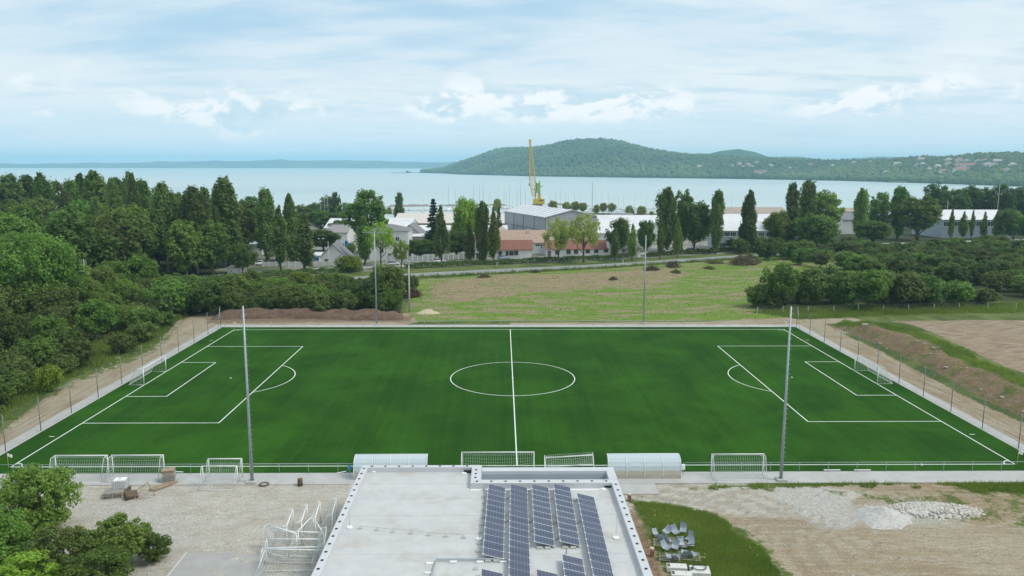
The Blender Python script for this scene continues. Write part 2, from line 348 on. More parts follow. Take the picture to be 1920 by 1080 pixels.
GD = np.stack([dry, ruts, dry*0], 1)
gm = bpy.data.materials.new('ground_soil'); gm.use_nodes = True; t = gm.node_tree; p = t.nodes['Principled BSDF']
oc = node(t, 'ShaderNodeTexCoord').outputs['Object']
nb = noise(t, oc, .55, 7, .62, .3); nf = noise(t, oc, 2.6, 6, .6); nl = noise(t, oc, .09, 5, .6, .5); nx3 = noise(t, oc, 14, 3, .7)
def att(n):
    s = node(t, 'ShaderNodeSeparateColor', {0: node(t, 'ShaderNodeAttribute', attribute_name=n).outputs['Color']}); return s.outputs
def edge(m, amt=.8, lo=.36, hi=.64):
    e = mth(t, 'ADD', m, mth(t, 'MULTIPLY', mth(t, 'SUBTRACT', mth(t, 'ADD', mth(t, 'MULTIPLY', nb, .6), mth(t, 'MULTIPLY', nf, .4)), .5), mth(t, 'MULTIPLY', mth(t, 'SUBTRACT', 1.0, mth(t, 'ABSOLUTE', mth(t, 'MULTIPLY_ADD', m, 2.0, -1.0))), amt*2.2)))
    return ramp(t, e, lo, hi)
A, B, Cc, Dd = att('ga'), att('gb'), att('gc'), att('gd')
rut = noise(t, vmap(t, oc, (.25, 2.4, 1), (0, 0, R(12))), 1.0, 6, .65, .6)
rutx = noise(t, vmap(t, oc, (2.6, .12, 1)), 1.0, 5, .6, .4)
c = mixc(t, ramp(t, nl, .4, .6), (.17, .20, .065), (.085, .125, .035))
# meadow: green strips and bleached soil
strip = noise(t, vmap(t, oc, (.10, .30, 1), (0, 0, R(8)), (2, 5, 0)), 1.0, 6, .6, .8)
mead = mixc(t, ramp(t, nf, .35, .65), (.110, .195, .024), (.225, .325, .060)); mead = mixc(t, mth(t, 'MULTIPLY', ramp(t, noise(t, vmap(t, oc, (.9, 2.2, 1)), 1.0, 5, .7), .56, .66), .7), mead, (.055, .070, .022))
mead = mixc(t, mth(t, 'MULTIPLY', ramp(t, strip, .50, .57), .9), mead, mixc(t, nf, (.25, .19, .11), (.40, .33, .22)))
mead = mixc(t, mth(t, 'MULTIPLY', ramp(t, mth(t, 'ADD', mth(t, 'MULTIPLY', Dd[0], .42), mth(t, 'MULTIPLY', mth(t, 'ADD', mth(t, 'MULTIPLY', strip, .6), mth(t, 'MULTIPLY', nb, .4)), .85)), .68, .86), .9), mead, mixc(t, ramp(t, nb, .3, .7), (.40, .30, .20), (.28, .205, .13)))
c = mixc(t, edge(Cc[1]), c, mead)
c = mixc(t, edge(Cc[2]), c, mixc(t, ramp(t, nl, .42, .6), (.34, .33, .31), (.13, .16, .07)))
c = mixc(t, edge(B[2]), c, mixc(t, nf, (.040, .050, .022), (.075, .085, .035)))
furrow = noise(t, vmap(t, oc, (.35, 3.2, 1), (0, 0, R(-8))), 1.0, 4, .6, .3)
c = mixc(t, edge(B[1]), c, mixc(t, ramp(t, furrow, .35, .65), (.235, .165, .11), (.43, .34, .25)))
sandc = mixc(t, ramp(t, nl, .38, .62), (.40, .33, .235), (.335, .245, .155))
sx_ = node(t, 'ShaderNodeSeparateXYZ', {0: oc}).outputs[0]; side = ramp(t, mth(t, 'ABSOLUTE', sx_), 54, 57)
rutd = noise(t, vmap(t, oc, (.22, 1.9, 1), (0, 0, R(24))), 1.0, 7, .65, 1.6)
sandc = mixc(t, mth(t, 'MULTIPLY', ramp(t, mixc(t, side, rutd, rutx), .46, .62), .75), sandc, (.47, .415, .335))
sandc = mixc(t, mth(t, 'MULTIPLY', ramp(t, mixc(t, side, noise(t, vmap(t, oc, (.3, 2.8, 1), (0, 0, R(20)), (5, 3, 0)), 1.0, 7, .7, 2.0), noise(t, vmap(t, oc, (3.4, .10, 1), (0, 0, 0), (4, 2, 0)), 1.0, 6, .65, .5)), .54, .66), .6), sandc, (.24, .185, .125))
sandc = mixc(t, mth(t, 'MULTIPLY', ramp(t, noise(t, oc, .35, 7, .7, .8), .56, .70), .5), sandc, (.20, .20, .085))
c = mixc(t, edge(A[0]), c, sandc)
yc = mixc(t, ramp(t, nb, .35, .65), (.55, .51, .455), (.47, .42, .36)); yc = mixc(t, mth(t, 'MULTIPLY', ramp(t, rut, .5, .62), .5), yc, (.39, .335, .275))
c = mixc(t, edge(Cc[0]), c, yc)
c = mixc(t, edge(A[2], 1.0), c, mixc(t, ramp(t, nf, .35, .65), (.20, .125, .08), (.30, .21, .14)))
c = mixc(t, mth(t, 'MULTIPLY', ramp(t, mth(t, 'ADD', A[1], mth(t, 'MULTIPLY', mth(t, 'SUBTRACT', mth(t, 'ADD', nf, nx3), 1.0), .9)), .25, .85), .85), c, mixc(t, ramp(t, nf, .3, .7), (.56, .54, .51), (.42, .395, .36)))
c = mixc(t, edge(B[0], 1.1), c, mixc(t, ramp(t, nf, .3, .7), (.06, .11, .02), (.15, .175, .045)))
c = mixc(t, 1.0, c, ramp(t, nx3, .25, .75, .68, 1.28), 'MULTIPLY')
c = mixc(t, mth(t, 'MULTIPLY', ramp(t, mth(t, 'ADD', Dd[1], mth(t, 'MULTIPLY', mth(t, 'SUBTRACT', nf, .5), .8)), .35, .8), .40), c, (.27, .205, .14))
c = mixc(t, 1.0, c, ramp(t, noise(t, oc, 5.5, 4, .75), .3, .7, .80, 1.18), 'MULTIPLY')
c = mixc(t, 1.0, c, (.86, .875, .86, 1), 'MULTIPLY')
t.links.new(c, p.inputs['Base Color']); p.inputs['Roughness'].default_value = .95; p.inputs['Specular IOR Level'].default_value = .15
hgt = mth(t, 'ADD', mth(t, 'ADD', nf, mth(t, 'MULTIPLY', nx3, .5)), mth(t, 'MULTIPLY', rut, 1.0))
t.links.new(node(t, 'ShaderNodeBump', {'Height': hgt, 'Strength': .6, 'Distance': .14}).outputs[0], p.inputs['Normal'])
ground = bpy.data.objects.new('ground', npmesh('ground', np.c_[x, y, z], FQ, gm, {'ga': GA, 'gb': GB, 'gc': GC, 'gd': GD}, True)); COL.objects.link(ground)
tag(ground, 'dirt, gravel and meadow ground around the football pitch', None, None, 'structure')
# ------------------------------------------------------------------ lake
lm = bpy.data.materials.new('lake_water'); lm.use_nodes = True; t = lm.node_tree; p = t.nodes['Principled BSDF']
oc = node(t, 'ShaderNodeTexCoord').outputs['Object']
wl = noise(t, vmap(t, oc, (.0006, .0035, 1)), 1.0, 5, .6, .6)
t.links.new(mixc(t, ramp(t, wl, .35, .65), (.37, .47, .48), (.46, .55, .55)), p.inputs['Base Color'])
t.links.new(ramp(t, wl, .3, .7, .30, .42), p.inputs['Roughness']); p.inputs['IOR'].default_value = 1.33
wv = mth(t, 'ADD', noise(t, vmap(t, oc, (.35, .8, 1)), 1.0, 4, .6), mth(t, 'MULTIPLY', noise(t, vmap(t, oc, (.05, .12, 1)), 1.0, 4, .6), 2.0))
t.links.new(node(t, 'ShaderNodeBump', {'Height': wv, 'Strength': .35, 'Distance': .25}).outputs[0], p.inputs['Normal'])
MB().add([(-13500, 340, LAKE_Z), (13500, 340, LAKE_Z), (13500, 12400, LAKE_Z), (-13500, 12400, LAKE_Z)], [(0, 1, 2, 3)]).build('lake', lm)
tag(bpy.data.objects['lake'], 'wide pale turquoise lake reaching to the far shore', None, None, 'structure')
# ------------------------------------------------------------------ far hills
hm = bpy.data.materials.new('hill_cover'); hm.use_nodes = True; t = hm.node_tree; p = t.nodes['Principled BSDF']
oc = node(t, 'ShaderNodeTexCoord').outputs['Object']
hn = noise(t, oc, .02, 6, .65); hn2 = noise(t, oc, .0022, 5, .6)
t.links.new(mixc(t, ramp(t, hn2, .5, .62), mixc(t, ramp(t, hn, .35, .65), (.030, .062, .022), (.070, .110, .035)), mixc(t, hn, (.09, .12, .04), (.16, .16, .07))), p.inputs['Base Color']); p.inputs['Roughness'].default_value = 1; p.inputs['Specular IOR Level'].default_value = 0
def interp(L, v): return np.interp(v, [a for a, b in L], [b for a, b in L])
def hill(name, label, sil, shore, ridge, nu, nv, bumps, back=.5):
    """sil: column px -> skyline row; shore / ridge: column px -> distance in metres. A real heightfield on that footprint."""
    cols = np.linspace(sil[0][0], sil[-1][0], nu); V = []
    vv = np.linspace(0, 1+back, nv)
    for cpx in cols:
        py = float(interp(sil, cpx)); s = float(interp(shore, cpx)); r = float(interp(ridge, cpx))
        v = ray(cpx, py); v = v/math.hypot(v[0], v[1]); H = CAM[2]+v[2]*r
        for q in vv:
            dd = s+(r-s)*q; X = CAM[0]+v[0]*dd; Y = CAM[1]+v[1]*dd
            prof = math.sin(min(q, 1)*math.pi/2)**.9 if q <= 1 else math.cos((q-1)/back*math.pi/2)
            V.append((X, Y, LAKE_Z-1+(H-LAKE_Z+1)*prof))
    V = np.array(V); am = bumps*np.clip((V[:, 2]-LAKE_Z)/25, 0, 1)*np.tile(np.where(vv < .93, 1, 0.25), nu)
    V[:, 2] += am*(fbm(V[:, 0]*.004, V[:, 1]*.004, 21)-.55)
    i = np.arange(nu*nv).reshape(nu, nv); F = np.stack([i[:-1, :-1], i[1:, :-1], i[1:, 1:], i[:-1, 1:]], -1).reshape(-1, 4)
    o = bpy.data.objects.new(name, npmesh(name, V, F, hm, smooth=True)); COL.objects.link(o); tag(o, label, None, None, 'structure')
    return V.reshape(nu, nv, 3)
SIL_A = [(790, 323), (830, 318), (850, 311), (875, 302), (905, 292), (935, 285), (965, 281), (1000, 280), (1030, 276), (1060, 270), (1090, 267), (1125, 267), (1160, 270), (1185, 276), (1210, 283), (1245, 287), (1290, 293), (1330, 297), (1370, 300), (1420, 305), (1480, 307), (1560, 306), (1640, 304), (1720, 303), (1760, 304), (1800, 301), (1840, 297), (1890, 294), (1940, 294), (2050, 292), (2200, 296)]
SH_A = [(790, 3450), (830, 3250), (860, 2900), (1000, 2450), (1200, 2250), (1400, 2120), (1600, 1960), (1750, 1780), (1920, 1600), (2200, 1450)]
RD_A = [(790, 3600), (860, 3900), (1000, 3700), (1200, 3300), (1400, 2750), (1600, 2450), (1750, 2250), (1920, 2200), (2200, 2100)]
HA = hill('peninsula_hill', 'wooded peninsula hill across the lake', SIL_A, SH_A, RD_A, 420, 70, 26)
hill('distant_hill', 'rounded green hill behind the peninsula', [(1290, 300), (1320, 290), (1350, 283), (1385, 280), (1415, 285), (1440, 294), (1480, 300)], [(1290, 3600), (1480, 3600)], [(1290, 4300), (1480, 4300)], 60, 24, 20)
hill('distant_hill', 'low flat hill behind the village slope', [(1400, 300), (1440, 295), (1500, 294), (1545, 300), (1580, 303), (1640, 297), (1700, 294), (1740, 300), (1780, 306)], [(1400, 4600), (1780, 4600)], [(1400, 5400), (1780, 5400)], 70, 24, 20)
hill('distant_hill', 'faint blue mountain beyond the low hills', [(1480, 304), (1560, 301), (1600, 296), (1660, 293), (1760, 300), (1800, 306)], [(1480, 7600), (1800, 7600)], [(1480, 8400), (1800, 8400)], 50, 16, 30)
hill('far_shore', 'low blue far shore along the lake horizon', [(-900, 308), (-300, 307), (0, 307), (150, 306), (300, 304.5), (420, 302), (520, 301), (600, 300.5), (680, 301), (760, 303), (850, 304), (1000, 306), (1100, 308)], [(-900, 8600), (0, 8600), (500, 8400), (850, 8000), (1100, 7800)], [(-900, 9700), (0, 9700), (500, 9500), (850, 9000), (1100, 8800)], 260, 20, 60, .35)
# spit off the peninsula
ico = bmesh.new(); bmesh.ops.create_icosphere(ico, subdivisions=1, radius=1.0); IV = np.array([v.co[:] for v in ico.verts]); IF = np.array([[v.index for v in f.verts] for f in ico.faces]); ico.free()
def blobs(name, P, S, mt, label, lv=None):
    """one mass of far tree crowns: lumpy low crowns, one per point"""
    n = len(P); k = len(IV); jit = 1+(RNG.random((n, k, 1))-.5)*.55
    V = P[:, None, :]+IV[None]*jit*S[:, None, :]; F = (IF[None]+(np.arange(n)*k)[:, None, None]).reshape(-1, 3)
    if lv is None: lv = RNG.random(n)
    o = bpy.data.objects.new(name, npmesh(name, V.reshape(-1, 3), F, mt, {'lv': np.repeat(lv, k)})); COL.objects.link(o); tag(o, label, 'woodland', None, 'stuff'); return o
nu, nv, _ = HA.shape
def hillpt(u, v):
    i = np.clip(u, 0, nu-1.001); j = np.clip(v, 0, nv-1.001); i0 = i.astype(int); j0 = j.astype(int); a = (i-i0)[:, None]; b = (j-j0)[:, None]
    return HA[i0, j0]*(1-a)*(1-b)+HA[i0+1, j0]*a*(1-b)+HA[i0, j0+1]*(1-a)*b+HA[i0+1, j0+1]*a*b
n = 34000; u = RNG.random(n)*(nu-1); v = (RNG.random(n)**1.25)*(nv-1)/1.5*1.06
P = hillpt(u, v); keep = P[:, 2] > LAKE_Z+.6; P = P[keep]; n = len(P)
s = 3.0+RNG.random(n)**1.6*5.0; lvv = np.clip(.35+.9*(fbm(P[:, 0]*.006, P[:, 1]*.006, 40)-.5)*2+(RNG.random(n)-.5)*.5, 0, 1)
P[:, 2] += s*.55
blobs('hillside_woodland', P, np.stack([s, s, s*(.85+RNG.random(n)*.5)], 1), L_HILL, 'dense green woodland covering the peninsula hill', lvv)
# spit off the peninsula
spx = np.linspace(735, 835, 60); Ps = []
for q in spx:
    a, b = G(q, 324.5-(q-735)/100*1.0, LAKE_Z); Ps.append((a, b, LAKE_Z+.4))
Ps = np.array(Ps); tall = np.array([1.0+6.5*max(0, math.sin((q-757)*.22))*(762 < q < 800)+(5 if q > 800 else 0) for q in spx])
blobs('reed_spit', Ps, np.stack([5+0*tall, 6+0*tall, tall+.8], 1), L_HILL, 'thin wooded spit running out from the peninsula')
Ps = np.array([(*G(q, 342+(q-1640)/100*.6, LAKE_Z), LAKE_Z+.3) for q in np.linspace(1668, 1730, 40)])
blobs('reed_bed', Ps, np.tile([4.5, 14, 1.7], (40, 1)), leafmat('reed', (.20, .19, .09), (.28, .26, .14)), 'straw coloured reed bed in the lake before the village')
# ------------------------------------------------------------------ haze
HAZE_D = 1.5e-4
hv = bpy.data.materials.new('haze_air'); hv.use_nodes = True; t = hv.node_tree; t.nodes.clear()
pv = node(t, 'ShaderNodeVolumePrincipled', {'Color': (.43, .74, .91, 1), 'Density': HAZE_D, 'Anisotropy': .1})
node(t, 'ShaderNodeOutputMaterial', {1: pv.outputs[0]})
hb = MB().bb(-13600, -600, -9, 13600, 12600, 158).build('haze', hv); tag(hb, 'thin blue haze over the lake', 'haze', None, 'stuff')
# ================================================================== PITCH
tm = bpy.data.materials.new('artificial_turf'); tm.use_nodes = True; t = tm.node_tree; p = t.nodes['Principled BSDF']
oc = node(t, 'ShaderNodeTexCoord').outputs['Object']
a = noise(t, vmap(t, oc, (1.1, .035, 1), (0, 0, R(3))), 1.0, 5, .6, .3); b = noise(t, oc, .09, 6, .6, .4); e = noise(t, oc, 3.0, 5, .7); fine = noise(t, oc, 26, 2, .7)
roll = mth(t, 'PINGPONG', node(t, 'ShaderNodeSeparateXYZ', {0: oc}).outputs[0], 4.0); rollm = ramp(t, roll, 1.9, 2.1)
k = mth(t, 'ADD', mth(t, 'ADD', mth(t, 'MULTIPLY', a, .20), mth(t, 'MULTIPLY', b, .56)), mth(t, 'MULTIPLY', e, .16))
tc = mixc(t, ramp(t, k, .34, .66), (.0145, .057, .005), (.034, .113, .009))
tc = mixc(t, mth(t, 'MULTIPLY', rollm, .12), tc, (.038, .124, .011))
seam = ramp(t, mth(t, 'ABSOLUTE', mth(t, 'SUBTRACT', mth(t, 'FRACT', mth(t, 'DIVIDE', node(t, 'ShaderNodeSeparateXYZ', {0: oc}).outputs[0], 4.0)), .5)), .475, .5)
tc = mixc(t, mth(t, 'MULTIPLY', seam, .10), tc, (.07, .15, .03))
tc = mixc(t, mth(t, 'MULTIPLY', ramp(t, noise(t, oc, .22, 7, .7, 1.2), .54, .70), .30), tc, (.010, .034, .006))
tc = mixc(t, 1.0, tc, ramp(t, fine, .2, .8, .8, 1.2), 'MULTIPLY')
t.links.new(tc, p.inputs['Base Color']); p.inputs['Roughness'].default_value = .85; p.inputs['Specular IOR Level'].default_value = .04
t.links.new(node(t, 'ShaderNodeBump', {'Height': mth(t, 'ADD', fine, e), 'Strength': .4, 'Distance': .03}).outputs[0], p.inputs['Normal'])
turf = MB().bb(-55.6, -35.8, -.25, 55.6, 36.3, .02).build('pitch', tm); tag(turf, 'dark green artificial turf football pitch', None, None, 'structure')
line_m = mat('line_paint', (.74, .78, .74), .8, .10, 1.5, dirt=(.45, .55, .42), dscale=.8, damt=.35)
def line(x0, y0, x1, y1): MB().bb(x0, y0, .021, x1, y1, .026).build('pitch_line', line_m, turf)
def arc(cx, cy, r, a0, a1, n=64, w=.12):
    m = MB()
    for k in range(n):
        q0 = a0+(a1-a0)*k/n; q1 = a0+(a1-a0)*(k+1)/n
        m.add([(cx+(r-w/2)*math.cos(q0), cy+(r-w/2)*math.sin(q0), .0265), (cx+(r+w/2)*math.cos(q0), cy+(r+w/2)*math.sin(q0), .0265), (cx+(r+w/2)*math.cos(q1), cy+(r+w/2)*math.sin(q1), .0265), (cx+(r-w/2)*math.cos(q1), cy+(r-w/2)*math.sin(q1), .0265)], [(0, 1, 2, 3)])
    m.build('pitch_line', line_m, turf)
hw = .065
line(-52.5, 34-hw, 52.5, 34+hw); line(-52.5, -34-hw, 52.5, -34+hw)
for s in (-1, 1):
    line(s*52.5-hw, -34-hw-.0, s*52.5+hw, 34+hw)
    for dpt, hwid in ((16.5, 20.16), (5.5, 9.16)):
        xi = s*(52.5-dpt)
        line(xi-hw, -hwid-hw, xi+hw, hwid+hw)
        for q in (-1, 1):
            xa, xb = sorted((s*(52.5-hw), s*(52.5-dpt+hw))); line(xa, q*hwid-hw, xb, q*hwid+hw)
    th = math.acos(5.5/9.15); c0 = 0 if s < 0 else math.pi
    arc(s*41.5, 0, 9.15, c0-th, c0+th, 40)
    MB().lathe([(.16, .021), (.16, .026)], 14, (s*41.5, 0, 0)).build('pitch_line', line_m, turf)
    for q in (-1, 1):
        c0 = math.atan2(-q, -s); arc(s*52.5, q*34, 1.0, c0-math.pi/4, c0+math.pi/4, 12)
        line(min(s*53.2, s*53.8), q*24.85-.06, max(s*53.2, s*53.8), q*24.85+.06)
line(-hw, -34+hw, hw, 34-hw); arc(0, 0, 9.15, 0, 2*math.pi, 120)
MB().lathe([(.16, .021), (.16, .026)], 14).build('pitch_line', line_m, turf)
# concrete strip round the turf
path = MB().bb(-57.5, -38.7, -.2, 58, -35.82, .034).build('concrete_path', CONC); tag(path, 'pale concrete walkway along the near touchline', None, None, 'structure')
path = MB().bb(-57.4, -35.81, -.2, -55.62, 38.5, .034).build('concrete_path', CONC); tag(path, 'pale concrete strip behind the left goal', None, None, 'structure')
path = MB().bb(55.62, -35.81, -.2, 57.3, 38.5, .034).build('concrete_path', CONC); tag(path, 'pale concrete strip behind the right goal', None, None, 'structure')
path = MB().bb(-55.6, 36.32, -.2, 55.6, 38.5, .034).build('concrete_path', CONC); tag(path, 'pale concrete strip along the far touchline', None, None, 'structure')
path = MB().bb(-16.5, -41.2, -.2, 13.5, -38.72, .031).build('concrete_path', CONC); tag(path, 'concrete apron in front of the clubhouse', None, None, 'structure')
# access road slab at lower left
k = pxpoly([(352, 1037), (500, 1040), (480, 1140), (270, 1140)])
MB().prism(k, 'z', -.2, .05).build('driveway', mat('driveway_asphalt', (.35, .345, .33), .9, .08, .7, bump=.1), None)
tag(bpy.data.objects['driveway'], 'grey driveway beside the clubhouse at the bottom edge', None, None, 'structure')
kb = MB(); q0, q1 = k[0], k[3]; kb.tube([(q0[0]-.12, q0[1], .05), (q1[0]-.12, q1[1], .05)], .11, 4).build('kerb', CONC, bpy.data.objects['driveway'])
# ------------------------------------------------------------------ road
def spline(P, step=3.0):
    P = [np.array(q, float) for q in P]; out = []
    for i in range(len(P)-1):
        p0, p1, p2, p3 = P[max(i-1, 0)], P[i], P[i+1], P[min(i+2, len(P)-1)]; n = max(2, int(np.linalg.norm(p2-p1)/step))
        for k in range(n):
            t_ = k/n; out.append(.5*((2*p1)+(-p0+p2)*t_+(2*p0-5*p1+4*p2-p3)*t_**2+(-p0+3*p1-3*p2+p3)*t_**3))
    out.append(P[-1]); return np.array(out)
def strip(Pc, off, w, dz):
    T = np.gradient(Pc, axis=0); T /= np.linalg.norm(T, axis=1)[:, None]; N = np.stack([-T[:, 1], T[:, 0]], 1)
    a = Pc+N*(off-w/2); b = Pc+N*(off+w/2); zz = gh(Pc[:, 0], Pc[:, 1])+dz
    V = np.concatenate([np.c_[a, zz], np.c_[b, zz]]); n = len(Pc); i = np.arange(n-1)
    return V, np.stack([i, i+n, i+n+1, i+1], 1)
RC = spline(ROADC)
asph = mat('road_asphalt', (.27, .275, .28), .9, .12, .3, dirt=(.20, .20, .20), dscale=.1, damt=.5, bump=.05)
V, F = strip(RC, 0, 6.6, .07); road = bpy.data.objects.new('road', npmesh('road', V, F, asph)); COL.objects.link(road); tag(road, 'grey two lane asphalt road beyond the field', None, None, 'structure')
for off in (-3.05, 3.05):
    V, F = strip(RC, off, .15, .078); o = inst('road_line', npmesh('road_line', V, F, line_m), road)
PC = RC+np.stack([np.full(len(RC), -8.0), np.full(len(RC), 22.0)], 1)
V, F = strip(PC, 0, 5.5, .07); o = bpy.data.objects.new('service_road', npmesh('service_road', V, F, mat('service_asphalt', (.42, .40, .38), .9, .12, .3))); COL.objects.link(o); tag(o, 'pale service road along the white buildings', None, None, 'structure')
# ================================================================== VEGETATION
ORD = ['first', 'second', 'third', 'fourth', 'fifth', 'sixth', 'seventh', 'eighth', 'ninth', 'tenth', 'eleventh', 'twelfth', 'thirteenth', 'fourteenth', 'fifteenth', 'sixteenth']
def leaves(lobes, per, size, rng, up=.35, flat=.35):
    """leaf quads spread through the shells of the lobes -> verts, faces, lv"""
    C = []; N = []; LV = []
    for (c, r) in lobes:
        n = max(8, int(per*r[0]*r[2]))
        dv = rng.normal(size=(n, 3)); dv /= np.linalg.norm(dv, axis=1)[:, None]
        dv = dv[(dv[:, 2] > -.3) | (rng.random(n) < .6)]; n = len(dv)
        rad = .30+.85*rng.random((n, 1))**.55+(rng.random((n, 1)) < .07)*rng.random((n, 1))*.7
        C.append(np.asarray(c)+dv*rad*np.asarray(r)); nn = dv+np.array([0, 0, up+.35])+rng.normal(size=(n, 3))*.6; N.append(nn)
        LV.append(np.clip(rng.random()*.55+rng.random(n)*.45, 0, 1))
    C = np.concatenate(C); N = np.concatenate(N); LV = np.concatenate(LV); n = len(C)
    N /= np.linalg.norm(N, axis=1)[:, None]+1e-9
    a = np.cross(N, rng.normal(size=(n, 3))); a /= np.linalg.norm(a, axis=1)[:, None]+1e-9; b = np.cross(N, a)
    s = size*(.55+.9*rng.random((n, 1))); w = s*(.55+.4*rng.random((n, 1)))
    V = np.stack([C-a*s, C+b*w, C+a*s, C-b*w], 1).reshape(-1, 3)
    return V, np.arange(4*n).reshape(n, 4), np.repeat(LV, 4)
def wobble_tube(m, p0, p1, r0, r1, rng, k=4, amp=.06, n=6):
    p0 = np.array(p0, float); p1 = np.array(p1, float); L = np.linalg.norm(p1-p0)
    pts = [p0+(p1-p0)*i/k+(rng.normal(size=3)*amp*L*.5 if 0 < i < k else 0) for i in range(k+1)]
    m.tube(pts, [r0+(r1-r0)*i/k for i in range(k+1)], n)
PROTO = {}
def proto(kind, lobes, per, size, trunk, bark=BARK, leaf=L_MID, seed=1, H=10.0, Wd=8.0):
    rng = np.random.default_rng(seed); V, F, LV = leaves(lobes, per, size, rng)
    cm_ = npmesh(kind+'_crown', V, F, leaf, {'lv': LV}); tm_ = trunk.mesh(kind+'_trunk', bark, True)
    PROTO.setdefault(kind, []).append((cm_, tm_, H, Wd))
def round_tree(kind, H, Wd, base, nl, per, size, seed, lr=(.16, .27), leaf=L_MID, bark=BARK, top=1.0, multi=1):
    rng = np.random.default_rng(seed); lobes = []; m = MB(); cz = (H+base)/2; hz_ = (H-base)/2
    for i in range(nl):
        v = rng.normal(size=3); v /= np.linalg.norm(v); v[2] = v[2]*.9+.1
        q = .35+.55*rng.random()**.5; r = Wd*(lr[0]+(lr[1]-lr[0])*rng.random())*.50
        wob = 1+.22*math.sin(3*math.atan2(v[1], v[0])+seed)+.12*math.sin(5*math.atan2(v[1], v[0]))
        wz = 1.0 if v[2] < 0 else top
        c = np.array([v[0]*Wd/2*q*wob, v[1]*Wd/2*q*wob, cz+v[2]*hz_*q*wz]); lobes.append((c, (r, r, r*1.05)))
    for s in range(multi):
        off = rng.normal(size=2)*.25*(multi > 1)
        wobble_tube(m, (off[0], off[1], -.3), (off[0]*3, off[1]*3, base+hz_*1.1), .028*H, .009*H, rng, 5, .03, 8)
    for i in range(9):
        c = lobes[rng.integers(len(lobes))][0]; z0 = base*.7+rng.random()*hz_*.8; wobble_tube(m, (0, 0, z0), c, .010*H, .003*H, rng, 4, .10)
    proto(kind, lobes, per, size, m, bark, leaf, seed+50, H, Wd)
def poplar(kind, H, Wd, base, nl, per, size, seed, bark=BARK, leaf=L_POP, prof=None):
    rng = np.random.default_rng(seed); lobes = []; m = MB()
    prof = prof or [(0, .5), (.12, .85), (.35, 1.0), (.65, .95), (.85, .74), (.95, .5), (1, .3)]
    for i in range(nl):
        t_ = ((i+rng.random())/nl)**.9; zc = base+(H-base)*t_*.97; rr = interp(prof, t_)*Wd/2; an = rng.random()*6.283
        q = rr*(.20+.78*rng.random()); r = max(.26, rr*(.24+.24*rng.random()))
        lobes.append((np.array([q*math.cos(an), q*math.sin(an), zc]), (r, r, r*(1.5+rng.random()*1.1))))
    wobble_tube(m, (0, 0, -.3), (0, 0, H*.9), .018*H, .003*H, rng, 6, .012, 7)
    for i in range(8):
        c = lobes[rng.integers(len(lobes))][0]; wobble_tube(m, (0, 0, max(base*.8, c[2]-H*.12)), c, .006*H, .002*H, rng, 3, .06, 5)
    proto(kind, lobes, per, size, m, bark, leaf, seed+50, H, Wd)
for s in range(5): poplar('poplar', 20, 5.4+.5*(s % 3), 1.6, 105+12*s, 105, .29, 100+s, prof=[None, [(0, .6), (.2, .9), (.5, 1), (.8, .9), (.93, .6), (1, .35)], [(0, .4), (.25, 1), (.5, .8), (.7, .95), (.9, .6), (1, .2)], [(0, .5), (.3, .8), (.6, 1), (.85, .85), (1, .4)], [(0, .7), (.15, 1), (.45, .85), (.75, .7), (.92, .45), (1, .15)]][s])
for s in range(2): poplar('young_poplar', 12, 3.4, 1.5, 80, 150, .22, 120+s, leaf=L_YOUNG, prof=[(0, .4), (.2, .95), (.45, 1), (.75, .6), (1, .12)])
poplar('white_poplar', 22, 7.0, 4.6, 130, 140, .28, 131, bark=BARKW)
for s in range(4): round_tree('round_tree', 12, 10, 1.4, 120, 85, .27, 140+s)
for s in range(3): round_tree('tall_tree', 22, 13, 2.6, 190, 52, .36, 150+s, lr=(.10, .20))
for s in range(2): round_tree('wood_tree', 22, 14, 0.6, 190, 46, .40, 155+s, lr=(.11, .20))
for s in range(3): round_tree('bush', 5, 6.2, .1, 85, 170, .20, 160+s, multi=3)
round_tree('airy_tree', 12, 11, 2.8, 46, 62, .27, 170, lr=(.14, .22), leaf=L_LIME)
round_tree('airy_tree', 12, 10, 2.4, 60, 90, .26, 171, lr=(.14, .22), leaf=L_LIME)
def spruce(seed):
    rng = np.random.default_rng(seed); H, Wd = 18, 8.0; m = MB(); lobes = []
    wobble_tube(m, (0, 0, -.3), (0, 0, H), .28, .03, rng, 5, .004)
    z_ = 1.2
    while z_ < H-.4:
        r = Wd/2*(1-(z_/H))**.85; nb_ = 7
        for k in range(nb_):
            an = rng.random()*6.283; L = r*(.8+.35*rng.random())
            for q in (.35, .65, .92): lobes.append((np.array([math.cos(an)*L*q, math.sin(an)*L*q, z_-.35*L*q+rng.normal()*.1]), (.42+.16*L, .42+.16*L, .30)))
        z_ += .8+.2*rng.random()
    proto('spruce', lobes, 150, .20, m, BARK, L_CONIF, seed, H, Wd)
spruce(180)
for s in range(2): round_tree('big_tree', 20, 18, 1.0, 300, 62, .25, 190+s, lr=(.08, .16))
KIND_NAME = {'big_tree': 'broadleaf_tree', 'poplar': 'poplar_tree', 'young_poplar': 'poplar_tree', 'white_poplar': 'poplar_tree', 'round_tree': 'broadleaf_tree', 'tall_tree': 'broadleaf_tree', 'wood_tree': 'broadleaf_tree', 'bush': 'shrub', 'airy_tree': 'broadleaf_tree', 'spruce': 'spruce_tree'}
KCAT = {'bush': 'shrub'}
_kc = {}
